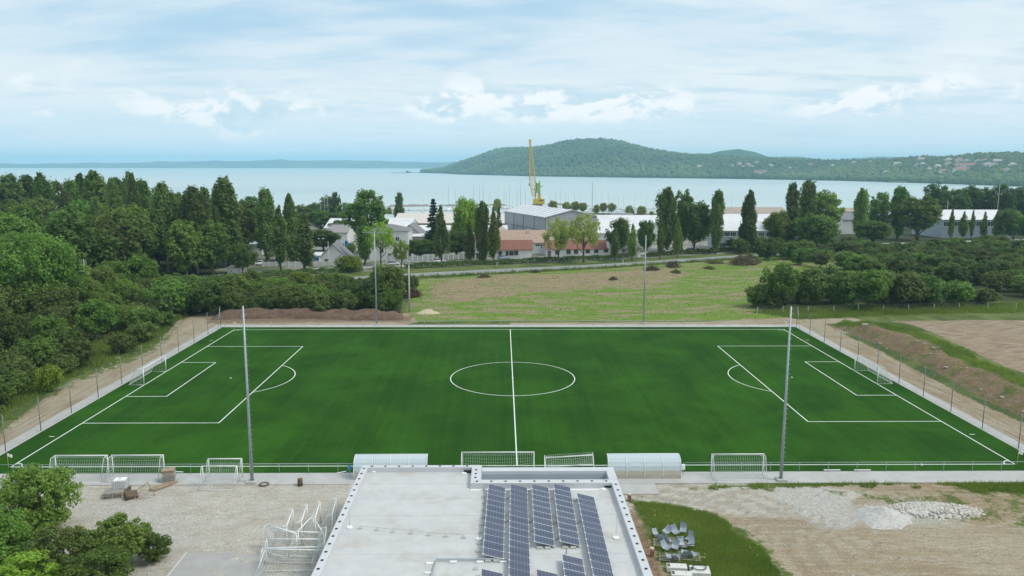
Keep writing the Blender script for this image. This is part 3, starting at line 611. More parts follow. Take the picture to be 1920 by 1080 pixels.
def plant_at(kind, x, y, h, w, label, leaf=None, group=None, variant=None, z=None, rz=None):
    L = PROTO[kind]; k = _kc.get(kind, 0); _kc[kind] = k+1; cm_, tm_, H, Wd = L[(k if variant is None else variant) % len(L)]
    z = ghs(x, y) if z is None else z
    o = empty(KIND_NAME[kind], (x, y, z-.05), random.random()*6.28 if rz is None else rz, label, KCAT.get(kind, 'tree'), group)
    s = (w/Wd, w/Wd, h/H)
    inst('trunk' if kind != 'bush' else 'stem', tm_, o, sc=s); inst('crown' if kind != 'bush' else 'foliage', cm_, o, sc=s, mat=leaf)
    return o
def plant(kind, px, Y, top, wpx, label, leaf=None, group=None, variant=None):
    x, zt = AT(px, top, Y); g = ghs(x, Y); return plant_at(kind, x, Y, max(1.0, zt-g), wpx/SCL(x, Y, g+3)*(.84 if 'poplar' in kind else .98), label, leaf, group, variant)
# ---- single trees that can be told apart, left to right
plant('white_poplar', 305, 114, 345, 52, 'tall poplar with a bare white trunk, left of the pair', L_POP)
plant('white_poplar', 361, 112, 352, 58, 'tall poplar with a bare white trunk, right of the pair', L_POP)
plant('poplar', 420, 126, 330, 58, 'broadest and tallest dark poplar above the road bend', L_POP)
plant('poplar', 397, 122, 385, 34, 'lower dark poplar tucked against the broadest poplar', L_POP)
plant('poplar', 380, 150, 350, 36, 'dark poplar behind the two white trunked poplars', L_POP)
plant('round_tree', 452, 112, 455, 46, 'small rounded mid green tree below the broadest poplar', L_MID)
plant('poplar', 496, 134, 354, 36, 'dark poplar, left of the two behind the gatehouse', L_POP)
plant('poplar', 541, 137, 360, 36, 'dark poplar, right of the two behind the gatehouse', L_POP)
plant('young_poplar', 522, 118, 385, 38, 'grey green poplar between the two dark poplars', L_POP)
plant('young_poplar', 569, 112, 400, 42, 'grey green poplar with pale trunk left of the gatehouse', L_POP)
plant('round_tree', 605, 175, 430, 60, 'rounded tree behind the dark roofed gatehouse', L_MID)
plant('tall_tree', 688, 165, 352, 82, 'big airy tree towering over the white marina house', L_MID)
plant('young_poplar', 681, 132, 405, 34, 'grey green upright tree beside the flagpoles', L_POP)
plant('airy_tree', 712, 129, 412, 62, 'bright yellow green tree before the white block house', L_BRIGHT)
plant('airy_tree', 752, 124, 448, 34, 'thin bright tree with open crown at the white fence', L_BRIGHT)
plant('bush', 655, 116, 479, 46, 'bright rounded shrub beside the gatehouse', L_BRIGHT)
plant('round_tree', 645, 150, 455, 44, 'dark rounded tree behind the flagpoles', L_DARK)
plant('poplar', 748, 330, 360, 20, 'lone small dark poplar standing near the lake shore', L_POP)
plant('round_tree', 785, 150, 447, 54, 'dark dense tree behind the white panel fence', L_DARK)
plant('spruce', 812, 168, 372, 48, 'dark pointed spruce rising over the sheds', None)
plant('young_poplar', 826, 134, 386, 32, 'brownish green poplar in front of the spruce', L_OLIVE)
plant('round_tree', 856, 152, 432, 56, 'dark tree between the spruce and the two storey house', L_DARK)
plant('round_tree', 872, 176, 370, 58, 'bright flat topped tree above the long brown shed', L_BRIGHT)
plant('young_poplar', 880, 136, 420, 26, 'slim olive poplar at the end of the panel fence', L_OLIVE)
plant('poplar', 904, 136, 377, 27, 'twisted dark poplar before the two storey house', L_POP)
plant('young_poplar', 925, 133, 388, 25, 'slim poplar beside the long white house', L_YOUNG)
plant('spruce', 935, 205, 388, 24, 'small dark conifer beside the grey hall', None)
plant('airy_tree', 1048, 136, 406, 50, 'yellow green tree before the red roofs, left of two', L_LIME, None, 1)
plant('airy_tree', 1096, 138, 396, 74, 'spreading yellow green tree with open branches, right of two', L_LIME, None, 0)
plant('round_tree', 1160, 156, 408, 44, 'dark rounded tree at the end of the red roofs', L_DARK)
plant('young_poplar', 1154, 143, 428, 20, 'leftmost of the four small upright roadside poplars', L_YOUNG)
plant('young_poplar', 1187, 144, 420, 22, 'second from left of the four small upright roadside poplars', L_YOUNG)
plant('round_tree', 1212, 160, 410, 32, 'dark narrow tree behind the floodlight mast', L_DARK)
plant('young_poplar', 1240, 148, 402, 17, 'third from left of the four small upright roadside poplars', L_YOUNG)
plant('young_poplar', 1272, 150, 408, 18, 'rightmost of the four small upright roadside poplars', L_YOUNG)
plant('poplar', 1252, 172, 350, 42, 'massive dark poplar at the road by the marina', L_POP)
plant('tall_tree', 1283, 180, 350, 42, 'lighter tree leaning against the massive poplar', L_MID)
plant('round_tree', 1305, 172, 378, 66, 'dark spreading tree beside the grey office', L_DARK)
plant('poplar', 1347, 166, 357, 27, 'slim poplar before the left end of the grey office', L_POP)
plant('poplar', 1407, 170, 353, 33, 'dark poplar before the right end of the grey office', L_POP)
plant('round_tree', 1460, 182, 395, 52, 'light green tree right of the grey office', L_YOUNG)
plant('poplar', 1488, 185, 341, 32, 'tall dark poplar at the bend of the road', L_POP)
plant('poplar', 1517, 195, 338, 36, 'tall loose poplar behind the bend of the road', L_POP)
plant('tall_tree', 1550, 200, 354, 70, 'soft mid green tree right of the tall poplars', L_YOUNG)
plant('round_tree', 1536, 176, 400, 76, 'dense dark green tree at the end of the meadow', L_MID)
plant('poplar', 1618, 225, 352, 30, 'short thick poplar standing free against the lake', L_YOUNG)
plant('tall_tree', 1655, 235, 358, 48, 'loose tree right of the short thick poplar', L_MID)
plant('poplar', 1690, 235, 350, 34, 'open crowned poplar left of the bright willow', L_MID)
plant('tall_tree', 1727, 225, 363, 86, 'bright willow like tree before the pale hall', L_YOUNG)
plant('round_tree', 1640, 205, 412, 66, 'rounded tree at the edge of the thicket', L_MID)
plant('tall_tree', 1757, 290, 340, 54, 'open dark tree against the lake above the willow', L_DARK)
for i, (px, tp, w) in enumerate(((1795, 352, 40), (1822, 344, 44), (1850, 350, 48), (1880, 343, 40), (1905, 350, 52), (1935, 345, 60), (1775, 372, 40))):
    plant('tall_tree', px, 300+10*(i % 3), tp, w*1.2, f'{ORD[[1, 2, 3, 4, 5, 6, 0][i]]} dark tree from the left in the row behind the pale hall', L_DARK, 'trees behind the pale hall')
for i, px in enumerate((1787, 1807, 1828, 1847, 1872)):
    plant('young_poplar', px+[0, 2, -2, 1, 0][i], 228+2*(i % 3), 391+[0, 5, 2, 6, 3][i], [13, 17, 11, 15, 18][i], f'{ORD[i]} slim young poplar from the left before the pale hall', L_YOUNG, 'young poplars before the pale hall')
for i, (px, w) in enumerate(((1885, 40), (1905, 44), (1930, 50))):
    plant('round_tree', px, 222, 392+4*i, w, 'rounded tree at the right end of the pale hall', L_MID, 'trees at the end of the pale hall')
for i, (px, Y, tp, w) in enumerate(((932, 430, 371, 16), (1037, 440, 376, 18), (1062, 440, 378, 16), (1078, 440, 377, 17), (1093, 436, 379, 16), (1131, 430, 380, 15), (1147, 430, 380, 16), (1182, 425, 385, 17), (1203, 425, 385, 18), (1222, 425, 396, 9), (730, 440, 388, 12), (1118, 450, 383, 12))):
    plant('round_tree', px, Y, tp, w, 'small pale tree on the marina bank before the lake', L_LIME, 'small trees along the marina')
for i, (px, Y, tp, w) in enumerate(((590, 330, 378, 34), (612, 340, 365, 26), (628, 340, 358, 18), (650, 330, 378, 36), (566, 320, 382, 30), (470, 310, 366, 40), (600, 280, 392, 50), (640, 280, 395, 50), (560, 290, 400, 40), (640, 250, 410, 40))):
    plant('tall_tree', px, Y, tp, w*1.2, 'tree in the clump at the marina, behind the gatehouse', [L_MID, L_YOUNG, L_DARK][i % 3], 'trees at the marina behind the gatehouse')
for px, Y, tp, w, lb in ((246, 150, 322, 32, 'slim poplar rising highest right of the wood skyline'), (214, 132, 352, 28, 'slim poplar inside the wood, left of the white trunked pair'), (178, 128, 368, 26, 'lower slim poplar inside the wood'), (336, 142, 360, 26, 'slim poplar between the two white trunked poplars'), (275, 136, 372, 24, 'slim poplar just left of the white trunked pair')):
    plant('poplar', px, Y, tp, w, lb, L_POP)
# ---- wood on the left: skyline trees, then the mass in front
def free_pt(P, x, y, dmin): return all((x-a)**2+(y-b)**2 > dmin*dmin for a, b in P)
sky_l = [(-60, 330, 60), (-20, 332, 52), (15, 325, 56), (48, 328, 44), (75, 323, 40), (104, 335, 36), (130, 338, 40), (150, 322, 44), (172, 318, 50), (196, 325, 46), (215, 333, 40), (240, 321, 34), (262, 338, 44), (285, 352, 44), (330, 362, 44), (345, 368, 40)]
for i, (px, tp, w) in enumerate(sky_l):
    plant(['poplar', 'tall_tree', 'poplar', 'poplar'][i % 4], px, 165+14*(i % 4), tp, w*(1.25 if i % 4 == 1 else .95), f'{ORD[i]} tall tree from the left on the skyline of the left wood', [L_MID, L_DARK, L_POP][i % 3], 'skyline trees of the left wood')
LEAFWORD = {L_MID.name: 'mid green', L_DARK.name: 'dark green', L_OLIVE.name: 'olive green', L_YOUNG.name: 'light green', L_POP.name: 'grey green', L_BRIGHT.name: 'bright green'}
def ordn(n): return ORD[n-1] if n <= 16 else '%d%s' % (n, {1: 'st', 2: 'nd', 3: 'rd'}.get(n % 10, 'th') if n % 100 not in (11, 12, 13) else 'th')
def zone(v, cuts, names): return names[sum(v > c for c in cuts)]
def masslabel(leaf, h, lo, hi, text): return ('low ' if h < lo else ('tall ' if h > hi else 'middling ')) + LEAFWORD[leaf.name] + ' ' + text
WP = []; tries = 0
while len(WP) < 105 and tries < 9000:
    tries += 1; x = random.uniform(-235, -60); y = random.uniform(60, 168)
    dr = float(road_dist(np.array([x]), np.array([y]))[0])
    if dr < 7 or not free_pt(WP, x, y, 6.6): continue
    if x > -84 and y < 128: continue
    if x > -70 and y > 128: continue
    WP.append((x, y)); beyond = y > 84+.45*(x+75)
    h = random.uniform(13, 21) if beyond else random.uniform(7, 12)
    lf = random.choice([L_MID, L_DARK, L_MID, L_OLIVE, L_MID, L_YOUNG])
    plant_at('wood_tree' if h > 12 else 'round_tree', x, y, h, h*random.uniform(.6, .8), masslabel(lf, h, 12, 17, 'tree in the '+zone(y, (95, 130), ('near', 'middle', 'far'))+' '+zone(x, (-170, -115), ('left', 'central', 'right'))+' part of the left wood'), lf, 'trees inside the left wood')
# trees and shrubs between the track and the road at the left
edge_l = [(334, 602), (283, 657), (239, 676), (189, 695), (132, 714), (79, 749), (0, 812)]
EP = []; tries = 0
def edge_x(y):
    pts = sorted([G(a, b) for a, b in edge_l], key=lambda q: q[1]); return float(np.interp(y, [q[1] for q in pts], [q[0] for q in pts]))
while len(EP) < 150 and tries < 12000:
    tries += 1; y = random.uniform(-45, 74); x = random.uniform(-150, -57)
    ex = edge_x(y)-1.2
    if x > ex or float(road_dist(np.array([x]), np.array([y]))[0]) < 7: continue
    if y > 52: continue
    dd = ex-x
    if not free_pt(EP, x, y, 3.6 if dd < 8 else 5.2): continue
    EP.append((x, y))
    if dd < 9: h = random.uniform(2.4, 4.2)+dd*.22; k = 'bush'; w = h*random.uniform(1.15, 1.5)
    else: h = min(16, 4.0+dd*.28)*random.uniform(.8, 1.15); k = 'round_tree'; w = h*random.uniform(.75, .95)
    if y < -20: h *= .75
    lf = random.choice([L_OLIVE, L_MID, L_MID, L_DARK, L_OLIVE, L_YOUNG])
    plant_at(k, x, y, h, w, masslabel(lf, h, 3.2, 4.6, 'shrub on the overgrown edge left of the dirt track') if k == 'bush' else masslabel(lf, h, 7, 11, 'tree in the '+zone(y, (-10, 25), ('near', 'middle', 'far'))+' '+zone(x, (-105, -82), ('left', 'central', 'right'))+' thicket left of the pitch'), lf, 'shrubs left of the dirt track' if k == 'bush' else 'trees of the thicket left of the pitch')
plant('big_tree', 55, 34, 425, 170, 'big rounded tree standing out at the left edge', L_MID)
plant('big_tree', 150, 40, 515, 95, 'bright leafy tree below the transformer pole', L_YOUNG)
plant('bush', 88, -7, 686, 44, 'small bright shrub at the edge of the dirt track', L_BRIGHT)
plant('round_tree', 255, 66, 478, 60, 'bluish green rounded tree beside the wood edge', L_MID)
plant('big_tree', 225, 50, 520, 80, 'yellow green leafy tree left of the earth ridge', L_YOUNG)
# scrub belt behind the far touchline, left of the power pole
HP = []; tries = 0
while len(HP) < 96 and tries < 12000:
    tries += 1; x = random.uniform(-100, -24.5); y = random.uniform(49, 84)
    if float(road_dist(np.array([x]), np.array([y]))[0]) < 9 or not free_pt(HP, x, y, 3.3): continue
    HP.append((x, y)); h = random.uniform(3.6, 5.8)*(1.0 if y < 66 else .8)*(1.25 if x < -62 else 1); lf = random.choice([L_OLIVE, L_DARK, L_MID, L_OLIVE])
    plant_at('bush', x, y, h, h*random.uniform(1.0, 1.35), masslabel(lf, h, 4.2, 5.2, 'shrub in the '+zone(y, (60, 70), ('front', 'middle', 'rear'))+' '+zone(x, (-75, -58, -42), ('leftmost', 'left', 'central', 'right'))+' part of the scrub belt'), lf, 'shrubs behind the earth ridge')
plant('round_tree', 722, 58, 492, 66, 'tallest shrub of the scrub belt beside the power pole', L_OLIVE)
plant('round_tree', 560, 78, 508, 44, 'light green tree rising from the scrub belt', L_BRIGHT)
# thicket on the right
TP = []; tries = 0
thick = [G(*q) for q in ((1585, 500), (1660, 522), (1760, 552), (1860, 562), (2050, 565), (2200, 560))]
while len(TP) < 150 and tries < 20000:
    tries += 1; x = random.uniform(84, 215); y = random.uniform(66, 185)
    yl = float(np.interp(x, [84, 92, 104, 125, 150, 220], [150, 128, 88, 70, 67, 66]))
    if y < yl or float(road_dist(np.array([x]), np.array([y]))[0]) < 7 or not free_pt(TP, x, y, 5.0): continue
    if x > .72*(y+111)+12: continue
    TP.append((x, y)); h = random.uniform(3.9, 6.0); lf = random.choice([L_OLIVE, L_DARK, L_DARK, L_OLIVE, L_MID])
    plant_at('bush' if random.random() < .6 else 'round_tree', x, y, h, h*random.uniform(1.1, 1.45), masslabel(lf, h, 4.6, 5.4, 'bushy tree in the '+zone(y, (95, 130), ('near', 'middle', 'far'))+' '+zone(x, (115, 145), ('left', 'central', 'right'))+' part of the right thicket'), lf, 'bushy trees of the right thicket')
for row, L in (('front', ((1422, 58, 534, 50), (1450, 56, 548, 50), (1470, 57, 492, 66), (1528, 60, 506, 78), (1585, 58, 512, 70), (1632, 57, 505, 84), (1690, 58, 512, 84), (1742, 60, 520, 66), (1792, 60, 527, 66), (1842, 61, 540, 56))), ('rear', ((1500, 64, 512, 60), (1560, 64, 500, 60), (1655, 66, 508, 70), (1720, 66, 514, 70)))):
    for i, (px, Y, tp, w) in enumerate(L):
        plant('round_tree' if (row == 'front' and i in (2, 5)) else 'bush', px, Y, tp, w, f'{ORD[i]} from left in the {row} shrub row along the post fence', [L_OLIVE, L_DARK, L_MID][i % 3], 'shrub row along the post fence')
# ---- clipped hedge along the road
def hedge(name, label, P, w, h, size, per_m2, leaf, seed):
    rng = np.random.default_rng(seed); P = np.asarray(P, float); seg = np.linalg.norm(np.diff(P, axis=0), axis=1); tot = seg.sum(); n = int(tot*per_m2*(w+2*h)); cum = np.r_[0, np.cumsum(seg)]
    s_ = rng.random(n)*tot; X = np.interp(s_, cum, P[:, 0]); Y = np.interp(s_, cum, P[:, 1]); th = rng.random(n)*math.pi
    dx = np.gradient(P[:, 0]); dy = np.gradient(P[:, 1]); l = np.hypot(dx, dy); Nx = np.interp(s_, cum, -dy/l); Ny = np.interp(s_, cum, dx/l)
    q = np.cos(th); hh = np.sin(th)**.5*h*(.82+.36*vn(s_*.5, s_*0, seed)); rr = .85+.2*rng.random(n)
    C = np.stack([X+Nx*q*w/2*rr, Y+Ny*q*w/2*rr, gh(X, Y)+hh*rr], 1)
    N = np.stack([Nx*q, Ny*q, np.sin(th)+.3], 1)+rng.normal(size=(n, 3))*.6; N /= np.linalg.norm(N, axis=1)[:, None]
    a = np.cross(N, rng.normal(size=(n, 3))); a /= np.linalg.norm(a, axis=1)[:, None]; b = np.cross(N, a); s2 = size*(.6+.8*rng.random((n, 1)))
    V = np.stack([C-a*s2, C+b*s2*.7, C+a*s2, C-b*s2*.7], 1).reshape(-1, 3)
    lv = np.clip(vn(s_*.7, s_*0+3, seed)*.6+rng.random(n)*.4, 0, 1)
    o = bpy.data.objects.new(name, npmesh(name, V, np.arange(4*n).reshape(n, 4), leaf, {'lv': np.repeat(lv, 4)})); COL.objects.link(o); return tag(o, label, 'hedge')
HC = RC+np.array([-5.0, 14.5]); ix = HC[:, 0]
def span(a, b): return HC[(ix >= a) & (ix <= b)]
hedge('hedge', 'clipped dark hedge along the road below the white houses', span(-33, 44), 2.0, 1.5, .22, 26, L_DARK, 1)
hedge('hedge', 'clipped dark hedge right of the gap by the concrete marker', span(47, 150), 2.0, 1.5, .22, 26, L_DARK, 2)
hedge('hedge', 'clipped dark hedge at the left end before the wood', span(-92, -40), 2.0, 1.4, .22, 26, L_DARK, 3)
# ---- near foliage at the lower left
rngn = np.random.default_rng(77)
def near_tree(kind, H, Wd, nl, per, size, seed, leaf):
    rng = np.random.default_rng(seed); lobes = []; m = MB()
    for i in range(nl):
        v = rng.normal(size=3); v /= np.linalg.norm(v); q = .3+.68*rng.random()**.5; r = Wd*(.045+.05*rng.random())
        c = np.array([v[0]*Wd/2*q, v[1]*Wd/2*q, H*.54+v[2]*H*.44*q]); lobes.append((c, (r, r, r*.75)))
        if i % 3 == 0: wobble_tube(m, (rng.normal()*.15, rng.normal()*.15, H*.1*rng.random()), c*np.array([1, 1, 1.03]), .010*H, .0022*H, rng, 5, .08, 5)
    wobble_tube(m, (0, 0, -.3), (0, 0, H*.7), .02*H, .006*H, rng, 5, .05, 8)
    proto(kind, lobes, per, size, m, BARK, leaf, seed, H, Wd)
KIND_NAME['near_tree'] = 'broadleaf_tree'; KIND_NAME['near_bush'] = 'shrub'; KCAT['near_bush'] = 'shrub'
near_tree('near_tree', 6.5, 7.0, 230, 520, .11, 201, L_MID)
near_tree('near_bush', 4.0, 5.0, 150, 800, .095, 202, L_MID)
plant_at('near_tree', *G(70, 1000), 6.3, 6.8, 'leafy tree in the foreground at the lower left corner', L_YOUNG)
plant_at('near_tree', *G(-20, 1085), 5.6, 6.6, 'leafy tree cut by the left edge in the foreground', L_MID, rz=2.0)
plant_at('near_bush', *G(225, 1055), 3.9, 4.6, 'wide shrub at the right end of the foreground foliage', L_YOUNG)
plant_at('near_bush', *G(120, 1085), 4.4, 5.0, 'dark shrub low in the foreground foliage', L_OLIVE, rz=1.0)
plant_at('near_bush', *G(290, 1050), 2.4, 2.6, 'low shrub touching the driveway edge', L_MID, rz=3.0)
plant_at('near_bush', *G(180, 1130), 4.2, 5.0, 'shrub at the very bottom of the foreground foliage', L_MID, rz=4.0)
plant_at('near_bush', *G(40, 1140), 4.0, 5.0, 'shrub below the foreground tree at the corner', L_BRIGHT, rz=5.0)
# ---- grass that nobody could count
def grass(name, label, polys, dens, h, w, leaf, seed):
    rng = np.random.default_rng(seed); Ps = []
    for poly in polys:
        P = np.array(poly); lo = P.min(0); hi = P.max(0); n = int((hi-lo).prod()*dens); q = lo+rng.random((n, 2))*(hi-lo)
        m_ = pmask(q[:, 0], q[:, 1], poly, 1.3)*.8+fbm(q[:, 0]*.7, q[:, 1]*.7, seed)*1.0; Ps.append(q[m_ > .88])
    Q = np.concatenate(Ps); Q = Q[~((Q[:, 1] > -38.85) & (Q[:, 1] < 38.6) & (np.abs(Q[:, 0]) < 57.6))]; n = len(Q); zz = gh(Q[:, 0], Q[:, 1]); an = rng.random(n)*6.283
    hh = h*(.4+rng.random(n))*(.5+fbm(Q[:, 0]*.35, Q[:, 1]*.35, seed+3)); ln = (rng.random((n, 2))-.5)*h*1.1; ww = w*(.5+rng.random(n))
    a = np.stack([np.cos(an)*ww, np.sin(an)*ww], 1)
    V = np.stack([np.c_[Q-a, zz-.03], np.c_[Q+a, zz-.03], np.c_[Q+ln, zz+hh]], 1).reshape(-1, 3)
    lv = np.clip(fbm(Q[:, 0]*.25, Q[:, 1]*.25, seed+9)*1.2-.2+rng.random(n)*.35, 0, 1)
    o = bpy.data.objects.new(name, npmesh(name, V, np.arange(3*n).reshape(n, 3), leaf, {'lv': np.repeat(lv, 3)})); COL.objects.link(o); tag(o, label, 'grass', None, 'stuff')
lushp = pxpoly([(1190, 940), (1290, 950), (1365, 975), (1425, 1020), (1470, 1085), (1480, 1110), (1290, 1110), (1225, 1000)])
grass('grass', 'lush grass patch beside the clubhouse wall', [lushp], 330, .26, .022, L_GRASS, 31)
grass('grass', 'weedy green strip along the near concrete walkway', [pxpoly([(1330, 915), (1440, 904), (1640, 900), (1920, 894), (2000, 905), (2000, 922), (1850, 925), (1750, 906), (1500, 912)])], 130, .34, .03, L_GRASS, 32)
grass('grass', 'grass strip on the crest of the earth bank', [[(69, 40), (73, 20), (71.3, 0), (70.8, -40), (68, -40), (68.4, 0), (70, 20), (64, 38)]], 60, .3, .05, L_GRASS, 33)
grass('grass', 'rough tufts over the meadow beyond the pitch', [[(-20, 44), (58, 44), (75, 50), (108, 110), (110, 150), (84, 148), (33, 120), (-22, 98)]], 1.6, .22, .07, L_GRASS, 34)
grass('grass', 'rough weeds between the dirt track and the left shrubs', [pxpoly([(370, 578), (330, 600), (283, 652), (239, 672), (189, 690), (132, 708), (79, 742), (0, 802), (-120, 895), (-160, 860), (0, 740), (160, 650), (300, 585)])], 26, .5, .06, L_GRASS, 36)
grass('grass', 'dry verge grass along the near edge of the road', [[(-75, 77), (-26, 101), (33, 124.5), (84, 150), (104, 158), (104, 161), (84, 153), (33, 127), (-26, 104), (-75, 80)]], 16, .75, .09, L_OLIVE, 37)
grass('grass', 'long grass under the shrub row by the post fence', [pxpoly([(1400, 585), (1480, 578), (1920, 566), (2000, 566), (2000, 582), (1700, 590), (1500, 598)])], 30, .5, .07, L_GRASS, 35)
# ================================================================== CLUBHOUSE IN THE FOREGROUND
MEMB = mat('roof_membrane', (.50, .50, .495), .6, .06, .8, orand=.035, dirt=(.40, .355, .30), dscale=.30, damt=.6)
COPE = mat('parapet_coping', (.54, .555, .57), .5, .05, .7, dirt=(.50, .51, .50), dscale=.8, damt=.4)
RENDER_W = mat('white_render', (.74, .74, .72), .85, .06, .5, dirt=(.55, .53, .48), dscale=.5, damt=.4)
GREYW = mat('grey_inner_wall', (.46, .50, .55), .8, .06, .5)
ZP, ZD = 4.12, 3.66
BX0, BX1, BY0, BY1 = -14.25, 8.45, -74.0, -44.05
club = empty('clubhouse', (0, -59, 0), 0, 'flat roofed white clubhouse with solar panels in the foreground', 'building')
OY = 59.0
def cb(m, x0, y0, z0, x1, y1, z1): return m.bb(x0, y0+OY, z0, x1, y1+OY, z1)
YF = G(1020, 877, ZP)[1]; YI = G(1020, 884, ZP)[1]; YN = G(1020, 899, ZP)[1]; YO = G(1020, 905.5, ZP)[1]
FX0 = G(882, 905, ZP)[0]; OX0 = G(902, 899, ZP)[0]; OX1 = BX1-.75
w = MB(); cb(w, BX0+.05, BY0+.05, -.2, FX0-.02, BY1-.05, ZD-.06); w.build('wall', RENDER_W, club)
w = MB(); cb(w, FX0, BY0+.05, -.2, BX1-.05, YO, ZD-.06); w.build('wall', RENDER_W, club)
w = MB(); cb(w, FX0, YI, -.2, BX1-.05, YF-.05, ZP-.1); w.build('wall', RENDER_W, club)
w = MB(); cb(w, OX0, YI-.12, .1, OX1, YI-.004, ZP-.12); w.build('light_well_wall', GREYW, club)
w = MB(); cb(w, OX0-.14, YN, .1, OX0-.004, YI-.1, ZP-.12); w.build('light_well_wall', GREYW, club)
w = MB(); cb(w, OX1+.004, YN, .1, OX1+.14, YI-.1, ZP-.12); w.build('light_well_wall', GREYW, club)
w = MB(); cb(w, OX0-.1, YO+.02, .0, OX1+.1, YI-.02, .9); w.build('light_well_floor', mat('well_floor', (.3, .31, .32), .8), club)
# membrane sheets with laps
yy = BY0+.5; k = 0
while yy < BY1-.4:
    y1 = min(yy+1.55, BY1-.5); s_ = MB(); x1 = BX1-.6
    if y1 > YO: x1 = FX0-.02
    cb(s_, BX0+.45, yy, ZD-.05, x1, y1+.05, ZD+.012*(k % 2)+.004); s_.build('membrane_sheet', MEMB, club); yy = y1 if y1 > yy+.2 else 99; k += 1
    if yy >= BY1-.51: break
# parapet copings
def cope(x0, y0, x1, y1, zt=ZP, z0=ZD-.2):
    m = MB(); cb(m, x0, y0, z0, x1, y1, zt); return m.build('parapet_coping', COPE, club, bevel=.02)
cope(BX0, BY0, BX0+.55, BY1-.5); cope(BX0, BY1-.5+.002, FX0+.9, BY1)
cope(BX1-.62, BY0, BX1, YO-.004)
cope(FX0, YO, BX1+.002, YN, ZP+.004, ZD-.3); cope(FX0+.9+.004, YI, BX1-.004, YF, ZP+.05, 3.2); cope(FX0, YN+.004, OX0, BY1-.504, ZP+.006); cope(OX1, YN+.004, BX1, YI-.004, ZP+.03)
# black vent caps on the coping
capm = MB().lathe([(.115, 0), (.115, .02), (.08, .035)], 10).mesh('vent_cap', BLACK)
def cap(x, y, zt=ZP): inst('vent_cap', capm, club, (x, y+OY, zt+.006))
y_ = BY1-.75
while y_ > -70: cap(BX0+.27, y_); y_ -= 1.17
x_ = BX0+.9
while x_ < FX0+.6: cap(x_, BY1-.25); x_ += 1.23
y_ = YO-.35
while y_ > -70: cap(BX1-.3, y_); y_ -= 1.17
x_ = FX0+.55
while x_ < BX1-.4: cap(x_, (YO+YN)/2, ZP+.006); x_ += 1.24
for q in (0, 1, 2): cap(FX0+.4, YN+.45+q*.85, ZP+.006)
# roof furniture
lm_base = MB().lathe([(.24, 0), (.25, .03), (.24, .08), (.10, .10)], 14).mesh('rod_base', WHITE)
lm_rod = MB().tube([(0, 0, .08), (0, 0, 1.7)], [.012, .005], 5).mesh('rod', STEELD)
names = ['at the front left roof corner', 'left of the raised roof frame', 'beside the left parapet', 'at the front right roof corner', 'beside the right parapet', 'by the first solar row']
for (px, py), nm in zip(((701, 884.5), (870, 888), (655.6, 989.3), (1131, 918), (1155, 1009), (898.5, 1011.4)), names):
    gx, gy = G(px, py, ZD); o = empty('lightning_rod', (gx, gy, ZD+.009), 0, 'lightning rod on a white disc base '+nm, 'lightning rod', 'lightning rods on the roof'); inst('base', lm_base, o); inst('rod', lm_rod, o)
blk = MB().box((0, 0, .05), (.30, .22, .10)); blk.tube([(0, 0, .1), (0, 0, .24)], .02, 5); blkm = blk.mesh('wire_holder', mat('holder_concrete', (.48, .47, .45), .9))
c2 = lambda X, Y: (560+X/4.153, 820+Y/4.153); c3 = lambda X, Y: (860+X/4.153, 820+Y/4.153)
H1 = [c2(*q) for q in ((478, 712), (608, 726), (735, 741), (875, 751), (1012, 764), (1148, 774), (1285, 784))]
H2 = [c3(*q) for q in ((195, 412), (193, 467), (200, 517), (193, 572), (187, 628), (178, 685), (170, 745), (157, 832), (148, 893), (133, 1030))]
for k, (px, py) in enumerate(H1+H2):
    gx, gy = G(px, py, ZD); o = inst('wire_holder', blkm, None, (gx, gy, ZD+.009), (0, 0, .1*(k % 3)))
    if k < 7: tag(o, 'small concrete wire holder in the row across the roof', 'wire holder', 'wire holders across the roof')
    else: tag(o, 'small concrete wire holder in the line beside the first solar row', 'wire holder', 'wire holders beside the solar row')
for nm, L in (('thin wire strung across the roof holders', H1), ('thin wire strung along the first solar row', H2)):
    P = [(*G(a, b, ZD), ZD+.25) for a, b in L]; tag(MB().tube(P, .008, 4).build('lightning_wire', STEELD), nm, 'wire')
for (px, py), nm in (((697, 883), 'front left'), ((879, 886), 'raised frame'), ((1142, 913.4), 'front right')):
    gx, gy = G(px, py, ZD); m = MB().box((0, 0, .10), (.85, .35, .18)); tag(m.build('roof_drain', BLACK), f'dark roof drain at the {nm} corner of the roof', 'drain').location = (gx, gy, ZD+.01)
# cable trays
def gz(px, py, zz): return (*G(px, py, ZD), ZD+zz)
tr = empty('cable_tray', (0, 0, 0), 0, 'galvanised cable tray running across the roof to the panels', 'cable tray')
MB().tube([gz(951, 1052, .16), gz(818, 1052.5, .16), gz(809, 1082, .16), gz(800, 1110, .16)], .07, 4).build('tray', GALV, tr)
for q in ((850, 1055), (900, 1055), (944, 1055), (806, 1058), (803, 1076)): MB().box(gz(q[0], q[1], .06), (.5, .2, .1)).build('support', WHITE, tr)
